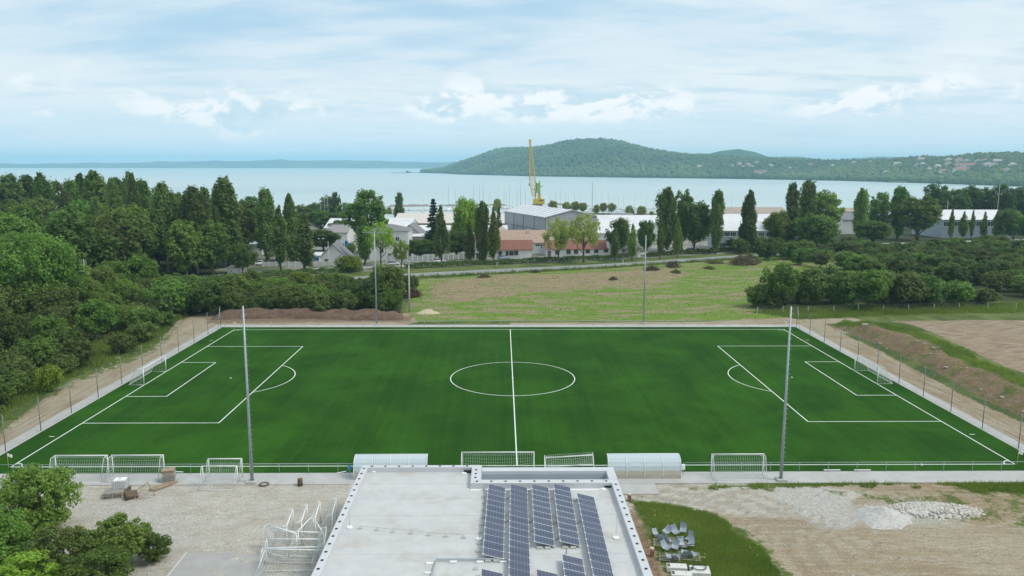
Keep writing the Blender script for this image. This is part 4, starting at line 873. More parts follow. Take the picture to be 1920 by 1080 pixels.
# solar rows
sm = bpy.data.materials.new('solar_cells'); sm.use_nodes = True; t = sm.node_tree; p = t.nodes['Principled BSDF']
oc = node(t, 'ShaderNodeTexCoord').outputs['Object']; sx = node(t, 'ShaderNodeSeparateXYZ', {0: oc})
def gl(s, per, wd): return mth(t, 'LESS_THAN', mth(t, 'ABSOLUTE', mth(t, 'SUBTRACT', mth(t, 'FRACT', mth(t, 'DIVIDE', s, per)), .5)), wd)
g1 = gl(sx.outputs[0], .236, .045); g2 = gl(sx.outputs[1], .51, .022)
oi = node(t, 'ShaderNodeObjectInfo').outputs['Random']
cc = mixc(t, mth(t, 'MULTIPLY', noise(t, oc, 5, 4, .6), oi), (.020, .035, .078), (.065, .070, .115)); cc = mixc(t, mth(t, 'MULTIPLY', mth(t, 'MAXIMUM', g1, g2), .38), cc, (.34, .38, .45))
t.links.new(cc, p.inputs['Base Color']); p.inputs['Roughness'].default_value = .18; p.inputs['Specular IOR Level'].default_value = .55
PW, TILT = 1.45, R(14)
ML = 1.02
panm = MB().box((PW/2, ML/2, 0), (PW, ML-.03, .035)).mesh('solar_panel', sm)
frm = MB(); frm.box((PW/2, .008, .003), (PW+.01, .022, .045)); frm.box((PW/2, ML-.008, .003), (PW+.01, .022, .045)); frm.box((-.005, ML/2, .003), (.02, ML, .045)); frm.box((PW+.005, ML/2, .003), (.02, ML, .045))
frmm = frm.mesh('panel_frame', mat('alu_frame', (.62, .65, .68), .4, .05))
clipm = MB().box((0, 0, .03), (.10, .07, .05)).mesh('clip', WHITE)
rows = [((916, 907.6), (905.5, 1039.5), 'first solar row from the left on the roof'), ((957, 907.6), (954, 1110), 'second solar row from the left, longest on the roof'), ((997, 907.6), (1002.6, 1015.7), 'third solar row from the left on the roof'), ((1037.8, 907), (1050.6, 1015), 'fourth solar row from the left on the roof'), ((1081.7, 925), (1119, 1110), 'rightmost solar row, nearest the right parapet'), ((1054, 1040.7), (1063, 1110), 'short solar row behind the fourth row at the bottom edge'), ((903, 1068.5), (900, 1110), 'solar row cut by the bottom edge, below the first row'), ((1006, 1070), (1008, 1110), 'solar row cut by the bottom edge, below the third row')]
ZH = ZD+.52
for a, b, nm in rows:
    A_ = np.array(G(*a, ZH)); B_ = np.array(G(*b, ZH)); L = np.linalg.norm(B_-A_); nmod = max(1, round(L/ML)); ang = math.atan2((A_-B_)[1], (A_-B_)[0])-math.pi/2
    o = empty('solar_array', (B_[0], B_[1], ZD+.012), ang, nm+', dark blue panels', 'solar panels', 'solar rows on the roof')
    for k in range(nmod):
        p_ = inst('solar_panel', panm, o, (0, (k)*L/nmod, .51), (0, TILT, 0)); inst('frame', frmm, p_)
        for q in (0, 1): inst('clip', clipm, p_, (-.02 if q == 0 else PW+.02, 0.0, 0))
    m = MB()
    for k in range(0, nmod+1, 2):
        yk = min(k*L/nmod+.02, L-.02); m.tube([(.06, yk, 0), (.06, yk, .47)], .02, 4); m.tube([(PW*math.cos(TILT)-.05, yk, 0), (PW*math.cos(TILT)-.05, yk, .14)], .02, 4); m.tube([(.06, yk, .02), (PW*.95, yk, .02)], .02, 4)
    m.build('rack', GALV, o)
    for q in (.35, .95): MB().box((q, -.06, .07), (.42, .22, .13)).build('ballast', CONCP, o, bevel=.02)
for (a, b, c_) in (((942, 938), (950, 936), (957, 934)), ((985, 922), (992, 921), (998, 919)), ((942, 979), (948, 980), (955, 977)), ((987, 979), (995, 980), (1003, 975)), ((1030, 982), (1037, 984), (1047, 979)), ((1075, 982), (1082, 983), (1090, 978)), ((1073, 941), (1079, 940), (1085, 934)), ((987, 996), (994, 997), (1003, 997)), ((1034, 1012), (1042, 1012), (1050, 1010)), ((1062, 1022), (1062, 1032), (1062, 1041))):
    tag(MB().tube([gz(*a, .03), gz(*b, .03), gz(*c_, .12)], .022, 5).build('cable', STEELD), 'grey cable hanging between two solar rows', 'cable', 'cables between the solar rows')
# terracotta inspection pipes beside the wall
PIPE = mat('terracotta_pipe', (.42, .24, .18), .8, .15, 3)
for (px, py), nm in (((1180, 938), 'at the front right corner of the clubhouse'), ((1222, 1043), 'beside the stacked seats')):
    o = empty('drain_pipe', (*G(px, py), ghs(*G(px, py))-.05), 0, 'short upright terracotta pipe '+nm, 'pipe'); MB().lathe([(.16, 0), (.16, .62), (.19, .63), (.19, .75)], 14).build('pipe', PIPE, o, True); MB().lathe([(.175, .75), (.175, .79)], 14).build('cap', mat('pipe_cap', (.60, .50, .46), .7), o)
# ================================================================== PITCH EQUIPMENT
NETM = mat('net_cord', (.62, .66, .64), .8, .1)
def netpanel(m, a, b, c_, d_, s=.25, r=.007, sag=0.0):
    a, b, c_, d_ = map(np.array, (a, b, c_, d_)); a = a.astype(float)
    nu_ = max(2, int(np.linalg.norm(b-a)/s)); nv_ = max(2, int(np.linalg.norm(d_-a)/s))
    def P(u, v): q = a*(1-u)*(1-v)+b*u*(1-v)+c_*u*v+d_*(1-u)*v; q = q.copy(); q[2] -= sag*math.sin(math.pi*u)*math.sin(math.pi*v); return q
    for i in range(nu_+1): m.tube([P(i/nu_, k/4) for k in range(5)] if sag else [P(i/nu_, 0), P(i/nu_, 1)], r, 3, False)
    for j in range(nv_+1): m.tube([P(k/6, j/nv_) for k in range(7)] if sag else [P(0, j/nv_), P(1, j/nv_)], r, 3, False)
def goal(label, loc, rz, wd, h, dtop, dbot, rp=.055, group=None, net=True, rx=0.0, sag=.0, braces=False, s=.22, rn=.008):
    """mouth in local y=0 facing -y ... net runs to +y"""
    o = empty('football_goal', loc, rz, label, 'goal', group); o.rotation_euler = (rx, 0, rz); hx = wd/2
    for q in (-1, 1): MB().tube([(q*hx, 0, 0), (q*hx, 0, h)], rp, 8).build('post', WHITE, o, True)
    MB().tube([(-hx-rp, 0, h), (hx+rp, 0, h)], rp, 8).build('crossbar', WHITE, o, True)
    for q in (-1, 1): MB().tube([(q*hx, .02, h), (q*hx, dtop, h-.03), (q*hx, dbot, .03), (q*hx, .02, .03)], rp*.55, 6).build('side_frame', WHITE, o, True)
    MB().tube([(-hx, dbot, .03), (hx, dbot, .03)], rp*.55, 6).build('ground_bar', WHITE, o, True)
    if braces:
        for q in (-1, 1): MB().tube([(q*hx, 0, h-.38), (q*(hx-.38), 0, h)], rp*.5, 5).build('corner_brace', WHITE, o, True)
    if net:
        m = MB(); netpanel(m, (-hx, dtop, h-.03), (hx, dtop, h-.03), (hx, dbot, .05), (-hx, dbot, .05), s, rn, sag)
        netpanel(m, (-hx, 0, h), (hx, 0, h), (hx, dtop, h-.03), (-hx, dtop, h-.03), s, rn, sag*.3)
        for q in (-1, 1): netpanel(m, (q*hx, 0, h), (q*hx, dtop, h-.03), (q*hx, dbot, .05), (q*hx, 0, .05), s, rn)
        m.build('net', NETM, o)
    return o
goal('white full size goal with net on the left goal line', (-52.5, 0, .02), R(90), 7.32, 2.44, .9, 2.2, .07)
goal('white full size goal with net on the right goal line', (52.5, 0, .02), R(-90), 7.32, 2.44, .9, 2.2, .07)
def goalpx(label, p0, p1, ptop, Y, dt, db, **k):
    x0, zt = AT(p0, ptop, Y); x1, _ = AT(p1, ptop, Y); return goal(label, ((x0+x1)/2, Y, .035), math.pi, abs(x1-x0), zt-.035, dt, db, **k)
goalpx('white training goal leaning on the railing, leftmost of the pair', 103, 201, 854, -36.55, .75, 1.6, braces=True)
goalpx('white training goal on the walkway, right one of the left pair', 210, 306, 853.5, -36.55, .75, 1.6, braces=True)
goalpx('white training goal on the walkway before the right railing', 1335, 1432, 851.5, -36.7, .6, 1.4, braces=True)
goalpx('full size white goal parked behind the clubhouse roof edge', 866, 1001, 848, -36.6, .8, 1.8, sag=.5)
o = goal('small white goal tipped onto its back beside the right dugout', (AT(1068, 866, -36.9)[0], -37.3, .62), math.pi, 4.9, 1.9, .5, 1.1, rx=R(56), sag=.5); o.rotation_euler = (R(56), R(5), math.pi-R(4))
x0, y0 = G(406, 919); goal('small white goal at the front of the nested pair', (x0, y0+1.15, .03), math.pi, 3.35, 1.95, .35, 1.3, rn=.006)
x0, y0 = G(418, 902); goal('small white goal behind, partly inside the nested pair', (x0, y0+.9, .03), math.pi, 3.3, 1.95, .35, 1.1, rn=.006)
# nested goals beside the clubhouse wall
for k, (px, py, w_) in enumerate(((545, 1012, 3.2), (572, 1003, 3.2), (597, 996, 3.2), (628, 990, 3.2))):
    x0, y0 = G(px, py); goal(['leftmost', 'second from left', 'third from left', 'rightmost'][k]+' of the four goals nested side by side at the clubhouse', (x0, y0, .03), R(96), w_, 1.95, .35, 1.15, rn=.006, group='goals stored at the clubhouse')
for k, (px, py, w_, h_) in enumerate(((560, 1030, 4.2, 1.5), (556, 1042, 4.6, 1.4), (552, 1056, 4.8, 1.3))):
    x0, y0 = G(px, py); goal(['farthest', 'middle', 'nearest'][k]+' of three goals stacked lengthwise at the clubhouse wall', (x0, y0, .03), math.pi+R(-4+3*k), w_, h_, .4, 1.2, rn=.006, group='goals stored at the clubhouse')
for k, (px, py, a, w_) in enumerate(((600, 1025, 118, 2.6), (575, 1020, 80, 3.0), (530, 1035, 150, 3.2), (612, 1050, 100, 2.8))):
    x0, y0 = G(px, py); goal(['slanted white frame against the clubhouse wall', 'white frame wedged among the nested goals', 'white frame sticking out left of the goal stack', 'white frame under the clubhouse parapet edge'][k], (x0, y0, .05+.12*k), R(a), w_, 1.7, .3, 1.0, rn=.006, net=k != 1)
x0, y0 = G(545, 1078); o = goal('low goal with sagging white net at the bottom edge', (x0, y0+1.5, .03), math.pi+R(-3), 4.6, 1.25, .5, 3.2, sag=.25, rn=.01)
# dugouts
POLY = bpy.data.materials.new('polycarbonate'); POLY.use_nodes = True; t = POLY.node_tree; p = t.nodes['Principled BSDF']
p.inputs['Base Color'].default_value = (.66, .74, .78, 1); p.inputs['Roughness'].default_value = .25; p.inputs['Alpha'].default_value = .62; p.inputs['Specular IOR Level'].default_value = .6
BEIGE = mat('beige_panel', (.50, .45, .37), .7, .08, 1.0)
def dugout(label, p0, p1):
    Yb = -37.55; x0 = AT(p0, 880, Yb)[0]; x1 = AT(p1, 880, Yb)[0]; W_ = x1-x0
    o = empty('dugout', ((x0+x1)/2, Yb, .034), 0, label, 'dugout', 'team dugouts beside the touchline')
    prof = [(0, 0), (-.06, .45), (-.06, .85), (.02, 1.30), (.22, 1.68), (.52, 1.95), (.90, 2.08), (1.35, 2.10)]
    nb_ = 4
    for k in range(nb_):
        a = -W_/2+W_*k/nb_+.03; b = -W_/2+W_*(k+1)/nb_-.03
        lo = MB(); hi = MB()
        for (q, z0), (r_, z1) in zip(prof[:-1], prof[1:]):
            (lo if z1 <= .86 else hi).add([(a, q, z0), (b, q, z0), (b, r_, z1), (a, r_, z1), (a, q+.012, z0), (b, q+.012, z0), (b, r_+.012, z1-.008), (a, r_+.012, z1-.008)], [(0, 1, 2, 3), (4, 5, 6, 7)])
        lo.build('lower_panel', BEIGE, o, True); hi.build('roof_sheet', POLY, o, True)
    for k in range(nb_+1):
        xx = -W_/2+W_*k/nb_; MB().tube([(xx, q-.015, z_+.012) for q, z_ in prof], .032, 6).build('rib', WHITE, o, True)
    for q in (-1, 1):
        e = MB(); n_ = len(prof); e.add([(q*(W_/2-.005), a, b) for a, b in prof]+[(q*(W_/2-.005), .95, 0)], [tuple(range(n_+1))]); e.build('side_sheet', POLY, o)
    MB().tube([(-W_/2, 1.35, 2.11), (W_/2, 1.35, 2.11)], .03, 6).build('front_bar', WHITE, o, True)
    MB().box((0, .45, .42), (W_-.3, .42, .06)).build('bench', mat('bench_blue', (.10, .16, .28), .5), o)
    for k in range(5): MB().box((-W_/2+.4+(W_-.8)*k/4, .45, .2), (.06, .36, .38)).build('bench_leg', GALV, o)
    return o
dugout('curved translucent dugout left of the clubhouse roof', 663, 800)
dugout('curved translucent dugout with beige lower panels right of the roof', 1141, 1277)
# railings
def railing(label, x0, x1, Y, off=0.0):
    o = empty('railing', (0, Y, .034), 0, label, 'railing', 'galvanised pitch railings'); MB().tube([(x0, 0, 1.02), (x1, 0, 1.02)], .028, 6).build('top_rail', GALV, o, True)
    pm = MB().tube([(0, 0, 0), (0, 0, 1.02)], .026, 6).mesh('post', GALV, True); x_ = x0+off
    while x_ <= x1+.01: inst('post', pm, o, (x_, 0, 0)); x_ += 2.98
railing('steel railing along the near touchline, left of the clubhouse', -57, AT(662, 868, -35.95)[0], -35.95)
railing('steel railing along the near touchline, right of the dugouts', AT(1282, 868, -35.95)[0], 57, -35.95)
railing('steel railing along the far touchline', -55.4, 55.4, 37.2)
# ball stop fences
NETF = bpy.data.materials.new('fence_mesh'); NETF.use_nodes = True; t = NETF.node_tree; t.nodes.clear()
mx = node(t, 'ShaderNodeMixShader', {0: .07, 1: node(t, 'ShaderNodeBsdfTransparent').outputs[0], 2: node(t, 'ShaderNodeBsdfDiffuse', {'Color': (.10, .16, .13, 1)}).outputs[0]}); node(t, 'ShaderNodeOutputMaterial', {0: mx.outputs[0]})
fpm = MB().tube([(0, 0, -.1), (0, 0, 4.1)], .05, 6).mesh('post', mat('fence_post', (.17, .20, .19), .5, .1), True)
for s_, nm in ((-1, 'left'), (1, 'right')):
    o = empty('ball_stop_fence', (s_*55.85, 0, .03), 0, f'tall thin posted ball stop fence along the {nm} goal line', 'fence', 'ball stop fences')
    ys = [-36.1+6.58*k for k in range(12)]
    for y_ in ys: inst('post', fpm, o, (0, y_, 0))
    MB().add([(0, ys[0], .05), (0, ys[-1], .05), (0, ys[-1], 4.0), (0, ys[0], 4.0)], [(0, 1, 2, 3)]).build('mesh_panel', NETF, o)
    for z_ in (.1, 2.05, 4.02): MB().tube([(0, ys[0], z_), (0, ys[-1], z_)], .008, 4).build('wire', STEELD, o)
    for q in (-1, 1): MB().tube([(0, ys[-1 if q > 0 else 0], 4.0), (-s_*0, (ys[-1 if q > 0 else 0])+q*-1.6, .0)], .04, 6).build('brace', GALV, o, True)
# corner flags
for (sx_, sy_, nm) in ((-1, -1, 'near left'), (1, -1, 'near right'), (-1, 1, 'far left'), (1, 1, 'far right')):
    o = empty('corner_flag', (sx_*52.65, sy_*34.15, .02), 0, f'white corner flag at the {nm} corner of the pitch', 'flag'); MB().tube([(0, 0, 0), (0, 0, 1.55)], .022, 6).build('pole', mat('yellow_pole', (.55, .42, .10), .5), o)
    fl = MB(); n_ = 6
    vs_ = [(.02+.48*i/n_, .05*math.sin(i*1.1), 1.52-.10*i/n_*(1)-.0) for i in range(n_+1)]+[(.02+.48*i/n_, .05*math.sin(i*1.1+.3), 1.18-.10*i/n_) for i in range(n_+1)]
    fl.add(vs_, [(i, i+1, i+n_+2, i+n_+1) for i in range(n_)]).build('flag', WHITE, o)
# floodlight masts
def mast(label, x_, y_, h, arm=False):
    o = empty('floodlight_mast', (x_, y_, ghs(x_, y_)-.02), 0, label, 'mast', 'floodlight masts around the pitch')
    MB().tube([(0, 0, .25), (0, 0, h*.5), (0, 0, h)], [.165, .125, .08], 10).build('pole', GALV, o, True)
    MB().box((0, 0, .12), (.95, .95, .36)).build('footing', CONCP, o, bevel=.03); MB().box((0, 0, .32), (.5, .5, .05)).build('base_plate', GALV, o)
    m = MB()
    for k in range(int(h/.5)-4): m.tube([((.17-.09*(2.5+k*.5)/h), 0, 2.5+k*.5), ((.33-.09*(2.5+k*.5)/h), 0, 2.5+k*.5)], .014, 4)
    m.build('step_bolts', GALV, o)['kind'] = 'stuff'
    if arm: MB().box((.25, 0, h-.25), (5.0, .12, .12)).build('crossarm', GALV, o)
mast('tall grey floodlight mast at the near left touchline', *G(473, 905), 17.8); mast('tall grey floodlight mast at the near right touchline', *G(1464, 901), 17.7)
mast('tall grey floodlight mast with crossarm beyond the far left touchline', -26.2, 38.6, 18.5, True); mast('tall grey floodlight mast beyond the far right touchline', 26.5, 39.4, 17.6)
# ================================================================== YARD CLUTTER
x0, y0 = G(213, 930)
def pallet(name_label, loc, rz, n=1, mt=WOOD, grp=None, size=(1.2, .8)):
    o = empty('pallet', loc, rz, name_label, 'pallet', grp); a, b = size
    for k in range(6): MB().box((0, -b/2+.06+(b-.12)*k/5, .13), (a, .11, .025)).build('board', mt, o)
    for q in (-1, 0, 1): MB().box((q*(a/2-.06), 0, .055), (.10, b, .11)).build('bearer', mt, o)
    return o
GREYWOOD = mat('grey_wood', (.36, .34, .30), .9, .2, 3, stretch=(1, 5, 1))
for k in range(4): pallet(['lowest', 'second lowest', 'second highest', 'topmost'][k]+' grey pallet in the stack under the water tank', (x0+.02*k, y0, .0+.145*k), R(14+3*(k % 2)), mt=GREYWOOD, size=(1.7, 1.3))
tx, ty = x0+.25, y0+.95
for k in range(2): pallet(['lower', 'upper'][k]+' dark pallet carrying the white water tank', (tx, ty, .02+.145*k), R(8), mt=WOODD, size=(1.5, 1.2))
tank = empty('water_tank', (tx, ty, .32), R(8), 'white plastic tank in a wire cage on pallets', 'tank')
MB().box((0, 0, .52), (1.18, .98, .95)).build('container', WHITE, tank, bevel=.09); MB().lathe([(.13, .99), (.13, 1.06)], 12).build('lid', mat('tank_lid', (.55, .5, .42), .6), tank)
m = MB()
for k in range(8):
    q = -.6+1.2*k/7; m.tube([(q, -.51, 0), (q, -.51, 1.02)], .012, 4); m.tube([(q, .51, 0), (q, .51, 1.02)], .012, 4)
for k in range(6):
    q = -.5+k/5; m.tube([(-.61, q, 0), (-.61, q, 1.02)], .012, 4); m.tube([(.61, q, 0), (.61, q, 1.02)], .012, 4)
for z_ in (.02, .27, .52, .77, 1.02): m.tube([(-.61, -.51, z_), (.61, -.51, z_), (.61, .51, z_), (-.61, .51, z_), (-.61, -.51, z_)], .013, 4)
m.build('cage', GALV, tank)
x1_, y1_ = G(258, 932)
fr = empty('timber_trestle', (x1_, y1_, 0), R(25), 'broken brown wooden frame lying on the gravel', 'frame')
for a, b, r_ in (((-.3, -.6, .1), (.9, .5, 1.15), .05), ((.9, .5, 1.15), (1.5, -.5, .05), .05), ((-.3, -.6, .1), (1.2, -.9, .05), .04), ((.3, .0, .6), (1.3, -.1, .5), .035), ((.2, -.75, .3), (1.0, .1, .3), .03), ((-.9, .0, .05), (.8, .6, 1.0), .05)): MB().tube([a, b], r_, 4).build('bar', WOOD, fr)
MB().box((-.55, -.1, .32), (1.1, .9, .5), .3, .35, .2).build('sheet', WOODD, fr)
x1_, y1_ = G(307, 912)
ps = empty('plank_stack', (x1_, y1_, 0), R(58), 'bundle of pale planks lying on the gravel', 'planks')
for k in range(2):
    for j in range(5): MB().box((random.uniform(-.06, .06), -.36+.18*j, .06+.09*k), (2.6+random.uniform(-.2, .2), .15, .07)).build('plank', WOOD, ps)
x1_, y1_ = G(313, 905)
bs = empty('board_stack', (x1_+.1, y1_+.35, .20), R(12), 'stack of square formwork boards on the planks', 'boards')
for k in range(9): MB().box((random.uniform(-.05, .05), random.uniform(-.05, .05), .07+.12*k), (1.15, .95, .085), random.uniform(-.06, .06)).build('board', WOOD if k > 6 else GREYWOOD, bs)
x1_, y1_ = G(563, 910); o = empty('wooden_bollard', (x1_, y1_, 0), 0, 'squat brown wooden stump standing on the gravel', 'stump'); MB().lathe([(.27, 0), (.25, .35), (.26, .66), (.20, .70), (.16, .55)], 12).build('stump', WOODD, o, True); MB().box((.12, 0, .72), (.14, .3, .12)).build('peg', WOOD, o)
x1_, y1_ = G(495, 909); m = MB(); n_ = 16
m.loft([[(math.cos(a_)*(.42+.10*math.cos(b_)), math.sin(a_)*(.42+.10*math.cos(b_)), .09+.09*math.sin(b_)) for b_ in [2*math.pi*j/6 for j in range(6)]] for a_ in [2*math.pi*i/n_ for i in range(n_+1)]], False)
o = m.build('tyre', mat('old_tyre', (.13, .11, .09), .9), None, True); o.location = (x1_, y1_, ghs(x1_, y1_)); tag(o, 'old tyre lying beside the near left floodlight mast', 'tyre')
for (px, py, L, nm) in ((324, 886, 2.2, 'behind the board stack'), (640, 887, 1.0, 'left of the left dugout')):
    x1_, y1_ = G(px, py); o = MB().box((0, 0, .05), (L, .12, .05), .5 if L < 2 else -.1).build('plank', WHITE); o.location = (x1_, y1_, .04); tag(o, 'loose white board on the walkway '+nm, 'board')
for (px, nm) in ((1560, 'left'), (1617, 'right')):
    x1_, y1_ = G(px, 882.5); o = MB().box((0, 0, .04), (1.7, .16, .06)).build('plank', WHITE); o.location = (x1_, y1_, .03); tag(o, f'long white board on the turf edge by the right railing, {nm} of two', 'board')
for k, (px, py) in enumerate(((1728, 874), (21, 852))):
    if k == 0:
        x1_, y1_ = G(px, py); o = MB().lathe([(.02, 0), (.11, .05), (.13, .12), (.11, .20), (.02, .24)], 10).build('football', WHITE, None, True); o.location = (x1_, y1_, .025); tag(o, 'white football on the turf near the right corner', 'ball')
for (px, py, nm) in ((655, 866, 'left end of the left dugout'), (1281, 871, 'right end of the right dugout')):
    x1_ = AT(px, py, -36.6)[0]; o = empty('waste_bin', (x1_, -36.6, .034), 0, 'small bin on a post at the '+nm, 'bin'); MB().tube([(0, 0, 0), (0, 0, 1.1)], .03, 6).build('post', GALV, o); MB().box((0, -.05, .85), (.34, .30, .5)).build('bin', WHITE if px > 900 else mat('blue_bin', (.08, .25, .38), .5), o, bevel=.02)
# stadium seats on pallets
SEAT = mat('grey_seat_plastic', (.30, .34, .39), .45, .12, 2)
def seat_mesh():
    m = MB(); rings = []
    prof = [(.20, .02), (.12, .0), (-.10, .0), (-.19, .05), (-.235, .16), (-.26, .30), (-.275, .42)]
    for k, (y_, z_) in enumerate(prof):
        w_ = .215 if k < 4 else .205-.02*(k-4); rings.append([(-w_, y_, z_+.035), (-w_*.6, y_, z_), (w_*.6, y_, z_), (w_, y_, z_+.035)])
    V = [p_ for r_ in rings for p_ in r_]; F = [(i*4+j, i*4+j+1, (i+1)*4+j+1, (i+1)*4+j) for i in range(len(rings)-1) for j in range(3)]
    return m.add(V, F)
sm_ = seat_mesh(); 
seatm = sm_.mesh('seat_shell', SEAT, False); seatb = MB().box((0, -.02, -.05), (.34, .3, .06)).mesh('seat_bracket', mat('seat_bracket', (.55, .57, .58), .5, metal=.3))
c8 = lambda X, Y: (1200+X/9.0, 960+Y/9.0)
seats = [(300, 330, 30), (430, 290, -40), (365, 410, 170), (490, 430, 120), (605, 290, 20), (730, 270, -20), (680, 400, 160), (830, 400, -50), (455, 560, 35), (590, 540, -25), (725, 520, 15), (850, 510, -30), (495, 690, 80), (620, 710, 150), (755, 650, 175), (895, 660, 130)]
pm_ = [(400, 520), (620, 500), (500, 740), (830, 740)]
for k, (X, Y) in enumerate(pm_): 
    gx, gy = G(*c8(X, Y+40)); pallet(['back left', 'back right', 'front left', 'front right'][k]+' pallet under the heap of grey seats', (gx, gy, ghs(gx, gy)), R(-10), mt=GREYWOOD, size=(1.7, 1.35))
for k, (X, Y, a) in enumerate(seats):
    gx, gy = G(*c8(X, Y+60), .35); o = empty('stadium_seat', (gx, gy, .36+.05*(k % 3)), R(a+180), 'grey plastic stadium seat lying in the heap on the pallets', 'seat', 'grey seats heaped on pallets'); o.rotation_euler = (R(random.uniform(-12, 25)), R(random.uniform(-20, 20)), R(a+180)); o.scale = (1.35, 1.35, 1.35)
    inst('shell', seatm, o); inst('bracket', seatb, o)
BOXW = mat('pale_box', (.62, .62, .58), .6, .08, 2)
for k, (X, Y, nm) in enumerate(((620, 900, 'behind the front white box'), (700, 1030, 'nearest the bottom edge'), (1010, 960, 'under the black hose'))):
    gx, gy = G(*c8(X, Y+30), .3); o = empty('storage_box', (gx, gy, ghs(gx, gy)), R(-6), 'flat white box beside the seats, '+nm, 'box', None)
    MB().box((0, 0, .26), (1.55, .72, .42) if k < 2 else (1.5, 1.15, .42)).build('body', BOXW, o, bevel=.03); MB().box((-.62, 0, .475), (.22, .46, .02)).build('recess', STEELD, o); MB().box((.35, .05, .475), (.14, .05, .012)).build('latch', STEELD, o)
    for q in (-1, 1): MB().box((q*.6, 0, .025), (.12, .6, .05)).build('foot', WOODD, o)
gx, gy = G(*c8(1005, 930), .52); m = MB(); m.tube([(math.cos(a_)*(.52+.02*math.sin(3*a_)), math.sin(a_)*.42, .02+.02*(a_ > 6)) for a_ in [k*.262 for k in range(27)]], .035, 6)
o = m.build('hose', BLACK, None, True); o.location = (gx, gy, .50); tag(o, 'coiled black hose on the right white box', 'hose')
gx, gy = G(*c8(900, 800)); o = MB().box((0, 0, .08), (1.9, .14, .12), R(-4)).build('timber', WOOD); o.location = (gx, gy, ghs(gx, gy)); tag(o, 'pale timber lying before the heap of seats', 'timber')
# gravel and stone heaps
def heap(name, label, poly_c, rx_, ry_, h, mt, seed, cat, rz=0.0, n=46, sharp=1.4):
    V = []; F = []
    for i in range(n):
        for j in range(n):
            u_ = -1.25+2.5*i/(n-1); v_ = -1.25+2.5*j/(n-1); r_ = math.hypot(u_, v_)*(1+.9*(float(fbm(np.array([u_*1.2+5]), np.array([v_*1.2]), seed)[0])-.5))
            zz = h*max(0, 1-r_)**(1/sharp) if sharp > 1 else h*max(0, 1-r_)
            zz *= 1+.7*(float(fbm(np.array([u_*3]), np.array([v_*3]), seed+1)[0])-.5); zz += .06*h*(random.random()-.5)*(zz > 0); V.append((u_*rx_, v_*ry_, zz-.03-.5*max(0, r_-.93)))
    F = [(i*n+j, (i+1)*n+j, (i+1)*n+j+1, i*n+j+1) for i in range(n-1) for j in range(n-1)]
    me = npmesh(name, np.array(V), np.array(F), mt, smooth=True); o = inst(name, me, None, (poly_c[0], poly_c[1], ghs(*poly_c)), (0, 0, rz)); tag(o, label, cat); return o
GRAV = mat('white_gravel', (.50, .485, .455), .95, .2, 4, bump=.9, bscale=18, dirt=(.42, .40, .36), dscale=1.5, damt=.5)
SOILB = mat('brown_soil', (.125, .078, .052), .95, .3, 2, bump=.8, bscale=6, dirt=(.20, .14, .095), dscale=.8, damt=.6)
SANDM = mat('pale_sand', (.50, .42, .30), .95, .12, 2, bump=.4, bscale=6)
heap('gravel_heap', 'small pale grey gravel heap in front of the stones', G(1655, 972), 2.6, 2.2, 1.0, GRAV, 5, 'gravel heap', n=40, sharp=1.0)
sh = heap('stone_heap', 'long low heap of pale broken stones', G(1745, 958), 4.4, 1.7, .7, GRAV, 8, 'stone heap')
Pst = []; k = 0
rg = np.random.default_rng(5); n_ = 900; uu = (rg.random((n_, 2))-.5)*2.2; rr = np.hypot(uu[:, 0], uu[:, 1]); uu = uu[rr < 1.1]; n_ = len(uu)
cen = G(1745, 958); PX = uu[:, 0]*4.4; PY = uu[:, 1]*1.7; PZ = .7*np.maximum(0, 1-np.hypot(uu[:, 0], uu[:, 1]))**.7*.95; S_ = .07+.10*rg.random(n_)
V = np.stack([PX, PY, PZ], 1)[:, None, :]+IV[None]*(1+(rg.random((n_, len(IV), 1))-.5)*.6)*S_[:, None, None]
st = inst('stones', npmesh('stones', V.reshape(-1, 3), (IF[None]+(np.arange(n_)*len(IV))[:, None, None]).reshape(-1, 3), mat('pale_stone', (.52, .49, .43), .9, .3, 4)), sh); st['kind'] = 'stuff'
# loose stones scattered over the dirt
n_ = 1500; Q = np.concatenate([np.c_[rg.uniform(9, 50, n_//2), rg.uniform(-60, -39, n_//2)], np.c_[rg.uniform(-42, -15, n_//4), rg.uniform(-58, -39, n_//4)], np.c_[rg.uniform(58, 69, n_//4), rg.uniform(-36, 38, n_//4)]]); n_ = len(Q)
S_ = .02+.075*rg.random(n_)**4; V = np.c_[Q, gh(Q[:, 0], Q[:, 1])+S_*.3][:, None, :]+IV[None]*(1+(rg.random((n_, len(IV), 1))-.5)*.6)*S_[:, None, None]
st = inst('loose_stones', npmesh('loose_stones', V.reshape(-1, 3), (IF[None]+(np.arange(n_)*len(IV))[:, None, None]).reshape(-1, 3), MATS['pale_stone'])); tag(st, 'small pale stones scattered over the bare ground', 'stones', None, 'stuff')
# earth ridge behind the far touchline
def ridge(label, P, hw_, h, mt, seed, cat):
    P = spline(P, .8); n = len(P); T = np.gradient(P, axis=0); T /= np.linalg.norm(T, axis=1)[:, None]; N = np.stack([-T[:, 1], T[:, 0]], 1); V = []; m_ = 15
    for i in range(n):
        e = math.sin(math.pi*min(1, min(i, n-1-i)/6)/2)
        for j in range(m_):
            q = -1+2*j/(m_-1); pt = P[i]+N[i]*q*hw_; zz = e*h*(1-q*q)**.8*(.55+.9*float(fbm(pt[:1]*.5, pt[1:]*.5, seed)[0]))+.15*(float(fbm(pt[:1]*2.3, pt[1:]*2.3, seed)[0])-.5)*(abs(q) < .95); V.append((pt[0], pt[1], ghs(*pt)+zz-.08))
    F = [(i*m_+j, (i+1)*m_+j, (i+1)*m_+j+1, i*m_+j+1) for i in range(n-1) for j in range(m_-1)]
    o = inst('earth_ridge', npmesh('earth_ridge', np.array(V), np.array(F), mt, smooth=True)); tag(o, label, cat)
